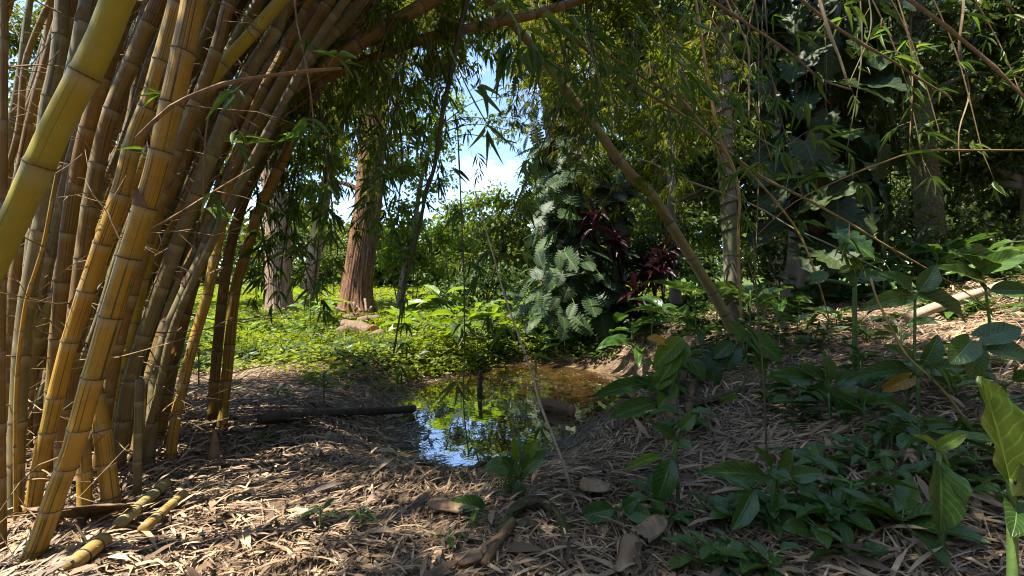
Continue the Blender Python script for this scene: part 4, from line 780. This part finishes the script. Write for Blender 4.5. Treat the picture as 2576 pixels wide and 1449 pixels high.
hero('very large bright green wavy leaf at the right edge', (2550, 1420), 1.08, [(2538, 1205, 2476, 948, 135, 'lobedlime', .03), (2552, 1262, 2572, 1350, 66, 'heart'), (2545, 1250, 2620, 1210, 70, 'lance')], stem=(2546, 1290), r=.007)
hero('tall yellow-green leafy plant on the bank right of the pond', (1705, 1080), 3.15, [(1718, 850, 1652, 918, 50, 'lancelime'), (1712, 885, 1664, 962, 42, 'lancelime'), (1702, 915, 1640, 992, 46, 'lancelime'), (1725, 860, 1700, 930, 44, 'lancelime'), (1640, 962, 1500, 1002, 40, 'lance'), (1652, 1012, 1538, 1062, 46, 'lance'), (1690, 1000, 1722, 1062, 36, 'lance'), (1672, 862, 1634, 850, 30, 'heartyellow'), (1735, 900, 1770, 960, 40, 'lance'), (1700, 960, 1660, 1030, 40, 'lancelime'), (1690, 990, 1600, 960, 36, 'lance')], stem=(1712, 930))
hero('plant with a pale glossy upright leaf on the sunny right bank', (1880, 980), 3.3, [(1888, 848, 1968, 912, 64, 'heart'), (1840, 860, 1800, 905, 40, 'lance'), (1900, 900, 1930, 940, 36, 'heart'), (1850, 880, 1835, 930, 40, 'heart'), (1800, 890, 1770, 930, 46, 'monstera'), (1790, 930, 1810, 985, 40, 'heart'), (1870, 860, 1845, 810, 40, 'lance')], stem=(1875, 900))
hero('dark plant with a pointed hanging leaf on mid right slope', (2090, 1080), 2.5, [(2096, 978, 2134, 1068, 48, 'lance'), (2050, 955, 1945, 952, 38, 'lance'), (2078, 960, 2012, 915, 36, 'lance'), (2100, 965, 2170, 945, 40, 'lance'), (2085, 955, 2095, 900, 34, 'lance')], stem=(2085, 985))
hero('leafy plant spreading dark blades near the yellow leaf', (2310, 1010), 2.3, [(2290, 930, 2170, 942, 42, 'lance'), (2322, 935, 2438, 925, 50, 'lance'), (2330, 945, 2430, 985, 46, 'lance'), (2300, 920, 2250, 870, 40, 'lance'), (2320, 920, 2380, 850, 44, 'lance')], stem=(2310, 950))
hero('plant with a broad dark blade across the slope near the pale log', (2300, 850), 2.7, [(2305, 740, 2462, 808, 60, 'lance'), (2300, 745, 2200, 770, 46, 'lance'), (2290, 735, 2250, 680, 44, 'lance'), (2310, 735, 2370, 670, 46, 'lance')], stem=(2302, 760))
hero('leaning plant with one scalloped grey-green leaf catching light', (2150, 800), 3.0, [(2105, 588, 2200, 648, 84, 'lobed', -.15), (2040, 705, 2088, 690, 34, 'heart'), (2110, 685, 2152, 672, 22, 'lancelime'), (2150, 690, 2140, 650, 30, 'lancelime'), (2160, 700, 2240, 690, 44, 'lance')], stem=(2150, 720), r=.009)
hero('plant with dark hanging leaves at the lower right edge', (2490, 1000), 1.9, [(2440, 860, 2400, 920, 60, 'heart'), (2470, 850, 2576, 830, 60, 'heart'), (2480, 880, 2600, 900, 66, 'lance'), (2450, 870, 2460, 950, 56, 'heart')], stem=(2465, 880))
hero('long-bladed ginger at the far right edge', (2500, 820), 2.8, [(2400, 636, 2580, 665, 44, 'lance'), (2450, 690, 2600, 640, 50, 'lance'), (2480, 720, 2380, 665, 40, 'lance'), (2490, 730, 2600, 740, 46, 'lance'), (2470, 700, 2440, 620, 40, 'lance')], stem=(2480, 730))
hero('fallen yellow leaf on the litter of the right slope', (2270, 965), 2.35, [(2290, 950, 2235, 985, 40, 'heartyellow')], name='fallen_leaf', stem=(2292, 955))
# fern
b = gp(1290, 1255); t = thing('fern', 'small fern with upright fronds at the near end of the pond', 'fern', b)
for (x, y, dY) in [(1235, 1195, -.05), (1252, 1265, -.2), (1330, 1105, .1), (1345, 1180, .05), (1290, 1120, .1), (1225, 1240, -.1), (1330, 1250, -.15), (1310, 1100, .15)]:
    a = b + UP * .03; e = P(x, y, b[1] + dY); leaf(t, 'fern', a, nrm(e - a + UP * .1), nrm(A3(0, -.8, 1)), np.linalg.norm(e - a) * .9, np.linalg.norm(e - a) * 1.05, 'frond')

def bush(label, x, y, n, L, kind, name='broadleaf_plant', group=None, h=.25, wr=.32, cat='plant'):
    z = gz(x, y); t = thing(name, label, cat, (x, y, z), group); top = A3(x, y, z + h)
    stalk(t, (x, y, z - .02), top, .004 + h * .006, name='stem')
    for i in range(n):
        a = i * 2.4 + rng.normal(0, .3); el = rng.uniform(.0, .9); D = nrm(A3(math.cos(a), math.sin(a), el)); l = L * rng.uniform(.65, 1.2)
        st = A3(x, y, z + h * rng.uniform(.35, 1.0)); p = st + D * l * .3; lf = leaf(t, kind, p, nrm(D + A3(0, 0, -.15)), nrm(UP + rng.normal(0, .25, 3)), l * wr * rng.uniform(.85, 1.2), l)
        stalk(lf, st, p, .003, name='stalk')
    return t
for i, (px, py) in enumerate([(805, 1345), (905, 1335), (668, 1120), (700, 1000), (1130, 1385), (1200, 1330)]):
    b = gp(px, py); bush(['seedling with one upright leaf on the litter left of centre', 'small dark seedling left of the fallen sheaths', 'small green seedling in front of the dark fallen log', 'low green seedling behind the dark fallen log', 'seedling at the bottom edge near the mossy root', 'small seedling behind the mossy root'][i], b[0], b[1], [5, 8, 7, 8, 6, 6][i], [.07, .07, .08, .1, .07, .08][i], 'lance', 'seedling', h=[.12, .1, .06, .06, .08, .08][i])
b = gp(815, 1010); bush('leafy sapling on the left bank of the pond', b[0], b[1], 16, .17, 'lancelime', 'sapling', h=.3)
b = gp(500, 975); bush('dark leafy sapling between the culms and the lawn', b[0], b[1], 14, .22, 'lance', 'sapling', h=.45)
for i in range(85):                                              # right slope herbs
    x = rng.uniform(1.0, 4.8); y = rng.uniform(1.5, 5.5)
    if abs(x / y) > 1.35 or sdf(np.array([x]), np.array([y]))[0] < .35: continue
    bush('small broad-leaved herb scattered over the litter of the right slope', x, y, int(rng.integers(5, 11)), rng.uniform(.09, .2), ['lance', 'heart', 'lance'][i % 3], 'herb', 'herbs scattered on the right slope', h=rng.uniform(.05, .22), wr=.42)
for i in range(44):                                              # low plants along the foreground right
    x = rng.uniform(.7, 2.4); y = rng.uniform(1.45, 2.3)
    bush('low small-leaved seedling in the right foreground litter', x, y, int(rng.integers(6, 11)), rng.uniform(.06, .12), 'lance', 'herb', 'seedlings in the right foreground', h=rng.uniform(.04, .12), wr=.5)
AR = [(1080, 790), (1020, 780), (1110, 830), (1200, 850), (1240, 870), (1150, 800), (830, 820), (1060, 860), (1290, 830), (1160, 890), (1000, 850), (780, 850)]
for i, (px, py) in enumerate(sorted(AR)):
    b = gp(px, py); bush(ORD[i] + ' from the left of the sunlit big-leaved arums beside the pond', b[0], b[1], 9, rng.uniform(.38, .6), 'heartlime' if i % 2 else 'lancelime', 'arum_plant', 'arums by the pond in sun', h=rng.uniform(.45, 1.0), wr=.45)
GI = [(1640, 850), (1590, 880), (1690, 840), (1420, 900), (1460, 880), (1540, 850), (1360, 880), (1330, 850), (1750, 830), (1610, 910)]
for i, (px, py) in enumerate(sorted(GI)):
    b = gp(px, py); bush(ORD[i] + ' from the left of the broad-bladed gingers on the shaded far bank', b[0], b[1], 9, rng.uniform(.35, .6), ['lance', 'heart'][i % 2], 'ginger_plant', 'gingers on the shaded far bank', h=rng.uniform(.25, .6), wr=.34)
for i in range(22):
    x = rng.uniform(2.2, 6.5); y = rng.uniform(4.2, 6.4)
    if x / y > 1.4: continue
    bush('dark leafy ginger in the band at the top of the right slope', x, y, 9, rng.uniform(.25, .42), ['lance', 'heart', 'lance'][i % 3], 'ginger_plant', 'gingers at the top of the right slope', h=rng.uniform(.2, .55), wr=.34)

for i in range(20):
    x = rng.uniform(-8.5, -.6); y = rng.uniform(6.6, 12)
    if sdf(np.array([x]), np.array([y]))[0] < .4: continue
    if 800 < CX + x / y * F < 1000: continue
    bush('taller leafy weed standing out of the sunny green carpet', x, y, int(rng.integers(6, 11)), rng.uniform(.14, .32), ['lancelime', 'heartlime', 'lance'][i % 3], 'weed', 'weeds in the sunny clearing', h=rng.uniform(.15, .5), wr=.36)
# ------------------------------------------------------------------ logs, sheaths, roots
def log(label, a, b, r, mat, name='log', endmat=None, group=None, cat='log', bump=.06, sides=14, knots=0, taper=1.0):
    a = np.asarray(a, float); b = np.asarray(b, float); L = np.linalg.norm(b - a); k = max(4, int(L / .06))
    q = np.linspace(a, b, k) + UP * (np.sin(np.linspace(0, 5, k)) * r * .12)[:, None]
    t = thing(name, label, cat, (a + b) / 2 - UP * r, group)
    rr = r * np.linspace(1, taper, k) * (1 + bump * np.sin(np.linspace(0, L * 9, k) + a[0]))
    bk = obj('bark' if endmat else 'wood', mesh(name, *(lambda V, FS, uv: (V, FS, M[mat], uv))(*tube(q, rr, sides, True, ridged(9, bump, a[0])))), t)
    if endmat:
        for e, d in ((a, a - b), (b, b - a)):
            d = nrm(d); V, FS, uv = tube(np.array([e - d * .004, e + d * .006]), [r * .93, r * .90], sides); obj('cut_end', mesh('cut_end', V, FS, M[endmat], uv), bk)
    return t
def gr(px, py, up): b = gp(px, py); return b + UP * up
log('dark mouldering pole lying level left of the pond', gr(655, 1082, .085), gr(1040, 1050, .10), .042, 'deadwood', name='fallen_pole')
log('pale bare log lying on the right slope', P(2285, 800, 3.7), P(2525, 712, 3.75), .05, 'paleroot', bump=.1, taper=.7)
t_end = P(1405, 1030, 5.0); log('cut hollow trunk piece lying in shallow water at right of the pond', A3(.37, 5.0, -.25), A3(.68, 4.72, -.24), .075, 'rot', name='log_piece', endmat='cutend')
log('dark rotten stick standing upright in the pond', A3(-.46, 5.75, -.55), A3(-.43, 5.72, .02), .035, 'deadwood', name='stick', cat='stick', bump=.2, taper=.8)
log('driftwood log lying on mud at the far side of the pond', gr(1385, 890, .05), gr(1450, 912, .04), .07, 'deadwood')
log('mossy stick lying at the near tip of the pond', gr(1150, 1225, .03), gr(1232, 1168, .05), .028, 'moss', name='stick', cat='stick', bump=.2)
log('brown rotten branch lying in the centre foreground', gr(1215, 1440, .03), gr(1290, 1345, .05), .017, 'rot', name='rotten_branch', cat='stick', bump=.2)
log('grey branch lying on the right foreground litter', gr(2185, 1250, .03), gr(2350, 1190, .03), .022, 'moss', name='stick', cat='stick', bump=.1)
PILE = [((868, 838), (938, 856), .16, 'largest pale cut log at the front of the pile by the big trunk'), ((905, 822), (950, 815), .12, 'short cut log with reddish end at right of the pile'), ((870, 815), (900, 810), .12, 'cut log at the left of the pile'), ((855, 850), (880, 838), .11, 'short log at the lower left of the pile'), ((925, 868), (960, 850), .10, 'log at the lower right of the pile')]
for a, b, r, lab in PILE: log(lab, gr(*a, r), gr(*b, r * 1.2), r, 'cutwood', 'cut_log', 'cutend', 'cut logs by the big trunk')
for i in range(6):
    a = gp(870 + i * 13, 812) + UP * .3; log('thin broken branch on top of the log pile', a, a + A3(rng.normal(.2, .5), rng.normal(0, .2), rng.uniform(.1, .35)), .035, 'cutwood', 'stick', None, 'broken branches on the log pile', 'stick')
# mossy arching root in the foreground
def rough(V, FS, amp):
    N_ = np.zeros_like(V)
    c = V.mean(0); k = 1 / max(amp, .004) * .45
    a_ = V @ A3(k, k * .7, k * .4); b_ = V @ A3(-k * .6, k * .9, k * .5); g_ = V @ A3(k * .3, -k * .5, k * 1.1)
    return V + amp * np.stack([np.sin(a_) * np.cos(g_ * 1.3), np.sin(b_) * np.cos(a_ * .7), np.sin(g_) * np.cos(b_ * 1.1)], 1) + amp * .5 * np.stack([np.sin(a_ * 2.7 + b_), np.sin(b_ * 2.3 + g_), np.sin(g_ * 2.9 + a_)], 1)
def root(label, pts, r, mat, name='tree_root'):
    q = spline(pts, .012); n = len(q); V, FS, uv = tube(q, r * (1 + .22 * np.sin(np.linspace(0, 17, n)) + .12 * np.sin(np.linspace(0, 41, n))) * np.linspace(1, .75, n), 22, True, ridged(7, .22)); V = rough(V, FS, r * .16)
    return tag(obj(name, mesh(name, V, FS, M[mat], uv)), label, 'root')
root('thick mossy root arching over the litter in the centre foreground', [gr(1245, 1390, -.04), gr(1270, 1335, .03), gr(1320, 1310, .07), gr(1375, 1305, .06), gr(1420, 1345, .02), gr(1425, 1380, -.05)], .025, 'moss')
root('inner mossy root strand beneath the arching root', [gr(1290, 1390, -.04), gr(1310, 1350, .03), gr(1350, 1345, .03), gr(1370, 1390, -.05)], .02, 'moss')
root('stringy dark root hanging on the bank below the yellow-green plant', [gr(1720, 960, .05), gr(1700, 1010, .04), gr(1685, 1070, .03), gr(1680, 1130, .0)], .03, 'rot')
root('second stringy root on the bank, right of the first', [gr(1745, 980, .05), gr(1735, 1040, .04), gr(1730, 1110, .0)], .024, 'rot')
root('grey root crossing the right bank behind the litter', [gr(1730, 1030, .04), gr(1800, 1025, .05), gr(1880, 990, .04)], .03, 'moss')

def sheath(label, c, d, L, W, curl=1.9, mat='sheath', tip=.5, roll=0.0, lift=0.045):
    """a curled dry culm sheath: part of a tapering shell lying on the ground"""
    d = nrm(np.asarray(d, float)); c = np.asarray(c, float) + UP * lift; side = nrm(np.cross(d, UP)); up = np.cross(side, d); nl, na = 9, 9; V, U = [], []
    side, up = side * math.cos(roll) + up * math.sin(roll), up * math.cos(roll) - side * math.sin(roll); r = W / curl
    for i in range(nl + 1):
        t = i / nl; k = curl * (1 - (1 - tip) * max(0, (t - .55) / .45) ** 1.6) * (1 - .1 * (1 - t))
        for j in range(na + 1):
            a = (j / na - .5) * k; V.append(c + d * ((t - .5) * L + (L * .05 * math.sin(j * 2.7 + c[0] * 9) * (i in (0, nl)))) + side * math.sin(a) * r + up * (math.cos(a) - .6) * r * (1 - .25 * t) + up * .004 * math.sin(t * 9 + j)); U.append((j / na, t))
    m = na + 1; a = (np.arange(nl)[:, None] * m + np.arange(na)[None]).ravel(); Q = np.stack([a, a + 1, a + m + 1, a + m], 1); V = np.array(V)
    o = obj('bamboo_sheath', mesh('bamboo_sheath', V, [Q], M[mat], np.array(U))); md = o.modifiers.new('thick', 'SOLIDIFY'); md.thickness = .004; md.offset = 0
    return tag(o, label, 'sheath', 'fallen bamboo sheaths')
sheath('rounded tan sheath in sun just behind the low two-leaved plant', gr(1498, 1250, 0), (.6, -.25, 0), .15, .15, 1.7)
sheath('square brown sheath tilted on the litter left of the fern', gr(1128, 1305, 0), (.9, -.3, 0), .19, .12, 1.5, tip=.8)
sheath('rolled tan sheath lying left of the square brown one', gr(1062, 1272, 0), (.8, .6, .1), .13, .06, 3.0)
sheath('small rolled sheath end beside the rolled tan one', gr(1018, 1285, 0), (.6, .6, .0), .07, .05, 3.0)
sheath('tall cream-brown sheath standing at the bottom edge', gr(1582, 1425, .0), (.35, .8, .22), .20, .12, 2.4)
sheath('flat dark brown sheath right of the upright cream one', gr(1640, 1370, .0), (.7, .5, .15), .17, .12, 1.2, 'sheath_dull')
sheath('brown curled sheath at the bottom edge near the seedling', gr(1178, 1435, 0), (.8, .2, 0), .11, .09, 2.4)
sheath('large pale sheath propped against the striped culm, bottom left', gr(205, 1345, .03), (.9, .25, -.05), .34, .18, 1.5, 'sheath_dull', .25, roll=.7)
sheath('little sheath with pale edge beside the clump foot', gr(590, 1096, 0), (.7, -.5, 0), .12, .07, 2.4, 'sheath_dull')
sheath('bleached sheath leaf on the sunny right slope', gr(2215, 1110, 0), (.8, .2, 0), .12, .10, 1.0)
sheath('spotted grey-pink dry sheath in the right foreground', gr(2080, 1250, 0), (.9, .1, 0), .12, .09, 1.0, 'sheath_dull')
for a, b, w, lab, mt in [((300, 1350), (418, 1245), 30, 'dull fallen bamboo length on the litter, left of its twin', 'tan'), ((360, 1362), (462, 1268), 26, 'yellow fallen bamboo length beside the dull one', 'dry_yellow'), ((180, 1462), (262, 1392), 40, 'thick cut bamboo piece at the bottom left edge', 'dry_yellow')]:
    A, B = gr(*a, .0), gr(*b, .0); r = w / 2 * A[1] / F; A = A + UP * (r * .9 + .03); B = B + UP * (r * .9 + .03); L = np.linalg.norm(B - A)
    t = thing('fallen_bamboo', lab, 'bamboo', (A + B) / 2 - UP * r, 'fallen bamboo lengths'); nd = np.array([.3, .72]); q = np.linspace(A, B, 12)
    obj('stalk', mesh('stalk', *(lambda V, FS, uv: (V, FS, M[mt], uv))(*tube(q, r, 14, True, None, np.interp(np.linspace(0, 1, 12), [0, .3, .72, 1], [.4, 1, 2, 2.6])))), t)
    for f in nd: m = Matrix.Translation(Vector(A + (B - A) * f)) @ Vector(nrm(B - A)).to_track_quat('Z', 'Y').to_matrix().to_4x4() @ Matrix.Diagonal((r, r, r * .5, 1)); obj('node_ring', RING, t, m)
# pointed young shoot
b = gp(540, 1160); q = np.array([b - UP * .03, b + UP * .05, b + UP * .11, b + UP * .17, b + UP * .21]); V, FS, uv = tube(q, [.035, .034, .024, .012, .002], 12, True, ridged(6, .12)); tag(obj('bamboo_shoot', mesh('bamboo_shoot', V, FS, M['sheath_dull'], uv)), 'young pointed bamboo shoot poking out of the litter', 'shoot')

# ------------------------------------------------------------------ litter and ground cover
def normals(x, y):
    e = .03; return nrm(np.stack([-(G(x + e, y) - G(x - e, y)) / (2 * e), -(G(x, y + e) - G(x, y - e)) / (2 * e), np.ones_like(x)], 1))
def litter(n, ymin, ymax, xs, L, lift, name, label, tilt=.22, wr=(.045, .07)):
    y = ymin + (ymax - ymin) * rng.random(n) ** 1.5; x = rng.uniform(-1, 1, n) * (y * 1.32 + .9); k = (x > xs[0]) & (x < xs[1]) & (rng.random(n) < .45 + .55 * sstep(-.35, .1, np.sin(x * 4.3 + 2 * np.sin(y * 2.9)) * np.sin(y * 5.1 + x) + .3 * np.sin(x * 13 + y * 7))); x, y = x[k], y[k]
    d = sdf(x, y); k = (d > -.12 + .1 * rng.random(len(x))) | (rng.random(len(x)) < .17); x, y, d = x[k], y[k], d[k]; m = len(x)
    z = np.where(d < 0, WZ + .004, G(x, y)) + np.where(d < 0, 0, rng.random(m) ** 2 * lift + .004); N0 = normals(x, y); N0 = np.where((d < 0)[:, None], UP, N0)
    # clumped directions: neighbouring strips tend to lie alike
    a = 1.2 * np.sin(x * 3.1 + y * 1.3) + 1.2 * np.sin(y * 2.7 - x * 1.1) + rng.normal(0, .9, m); D = np.stack([np.cos(a), np.sin(a), np.zeros(m)], 1)
    Nn = nrm(N0 + rng.normal(0, tilt, (m, 3)) * (d > 0)[:, None]); D = nrm(D - Nn * np.sum(D * Nn, 1, keepdims=True))
    ll = L * (.45 + .9 * rng.random(m)); ww = ll * (wr[0] + wr[1] * rng.random(m)); wet = d < .10 + .22 * rng.random(m); Q = np.stack([x, y, z], 1)
    for sel, mt_, pre, la in ((~wet, 'litter', '', label), (wet, 'wet_litter', 'wet_', 'dark wet part of the ' + label.split(' ', 1)[1].split(' ')[0] + ' litter rimming the pond, ' + name.replace('_', ' '))):
        if sel.sum(): tag(mass(pre + name, T_STRIP, Q[sel], D[sel], Nn[sel], ll[sel], ww[sel], M[mt_], None, 'stuff'), la, 'litter')
litter(80000, .9, 8.5, (-6, 6), .125, .03, 'dry_leaf_litter', 'dry tan bamboo leaves strewn over the ground')
litter(80000, .9, 7.0, (-6, 6), .12, .025, 'fine_litter', 'fine broken straw and twigs between the dry leaves', .16, (.018, .03))
litter(1800, 1.5, 5.0, (-5, 5), .17, .04, 'dry_sheath_litter', 'broad dry sheath scraps lying loose on the litter', .3, (.10, .14))
PILEC = gp(908, 845)
def cover(n, x0, x1, y0, y1, L, h, mat, name, label, dmin=.15, keep=None):
    x = rng.uniform(x0, x1, n); y = rng.uniform(y0, y1, n); k = sdf(x, y) > dmin
    if keep is not None: k &= keep(x, y)
    k &= np.hypot(x - PILEC[0], (y - PILEC[1]) * .55) > .62
    x, y = x[k], y[k]; per = 5; b = np.stack([x, y, G(x, y)], 1); hh = h * (0.35 + .65 * rng.random(len(x))) * (.6 + .55 * np.sin(x * 1.9 + y) * np.sin(y * 2.3)) * (1 + 1.1 * np.exp(-(((x + .9) / 1.3) ** 2 + ((y - 8.8) / 1.2) ** 2)))
    B = np.repeat(b, per, 0); H = np.repeat(hh, per); m = len(B); B = B + rng.normal(0, 1, (m, 3)) * A3(L * .8, L * .8, 0) + UP * (H * rng.uniform(.3, 1, m))[:, None]
    a = rng.uniform(0, 6.28, m); D = nrm(np.stack([np.cos(a), np.sin(a), rng.uniform(-.2, .7, m)], 1)); ll = L * (.6 + .8 * rng.random(m))
    o = mass(name, T_OVAL if .13 < L < .19 else T_THIN, B, D, nrm(UP + rng.normal(0, .4, (m, 3))), ll, ll * .5, M[mat], None, 'stuff'); tag(o, label, 'ground cover')
edge = lambda x, y: rng.random(len(x)) < sstep(5.2, 7.2, y + .5 * np.sin(x * 2.3) - .35 * np.clip(x + 2, -1.5, 3))
gapn = lambda x, y: np.sin(x * 2.7 + 1.5 * np.sin(y * 1.9)) * np.sin(y * 3.1 - x * .8) + .5 * np.sin(x * 7.1 + y * 5.3)
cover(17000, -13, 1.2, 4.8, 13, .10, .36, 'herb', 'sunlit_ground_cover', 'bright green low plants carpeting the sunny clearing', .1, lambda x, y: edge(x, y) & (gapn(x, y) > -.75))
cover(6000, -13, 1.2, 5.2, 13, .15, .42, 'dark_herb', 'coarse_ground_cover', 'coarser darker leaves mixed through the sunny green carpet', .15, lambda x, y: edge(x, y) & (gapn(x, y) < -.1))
def grass(n, x0, x1, y0, y1):
    x = rng.uniform(x0, x1, n); y = rng.uniform(y0, y1, n); k = (sdf(x, y) > .3) & (np.sin(x * 1.3 - y * .9) > -.2); x, y = x[k], y[k]; m = len(x)
    D = nrm(np.stack([rng.normal(0, .35, m), rng.normal(0, .35, m), np.ones(m)], 1)); L = .12 + .3 * rng.random(m)
    tag(mass('grass_blades', T_STRIP, np.stack([x, y, G(x, y) + .05], 1), D, rdir(m), L, L * .035, M['herb'], None, 'stuff'), 'thin grass blades rising through the sunny carpet', 'grass')
grass(5000, -10, 0, 6.4, 12.5)
cover(5000, -16, -4.3, -1, 6, .11, .3, 'dark_herb', 'side_ground_cover', 'dark low leaves on the ground left of the bamboo clump', .3, lambda x, y: x < -1.45 * np.maximum(y, 0) - 2.2)
cover(6500, -20, 6, 13, 26, .2, .3, 'herb', 'far_ground_cover', 'green low growth over the far lawn')
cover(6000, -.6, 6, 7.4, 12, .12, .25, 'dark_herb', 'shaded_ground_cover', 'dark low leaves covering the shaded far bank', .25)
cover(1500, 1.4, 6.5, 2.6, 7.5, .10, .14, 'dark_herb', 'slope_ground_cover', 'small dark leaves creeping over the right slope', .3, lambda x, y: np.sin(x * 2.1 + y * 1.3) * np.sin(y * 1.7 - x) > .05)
cover(900, -1.9, -.5, 6.6, 8.2, .08, .16, 'herb', 'bank_ground_cover', 'green leaves spilling over the pond bank', .05)
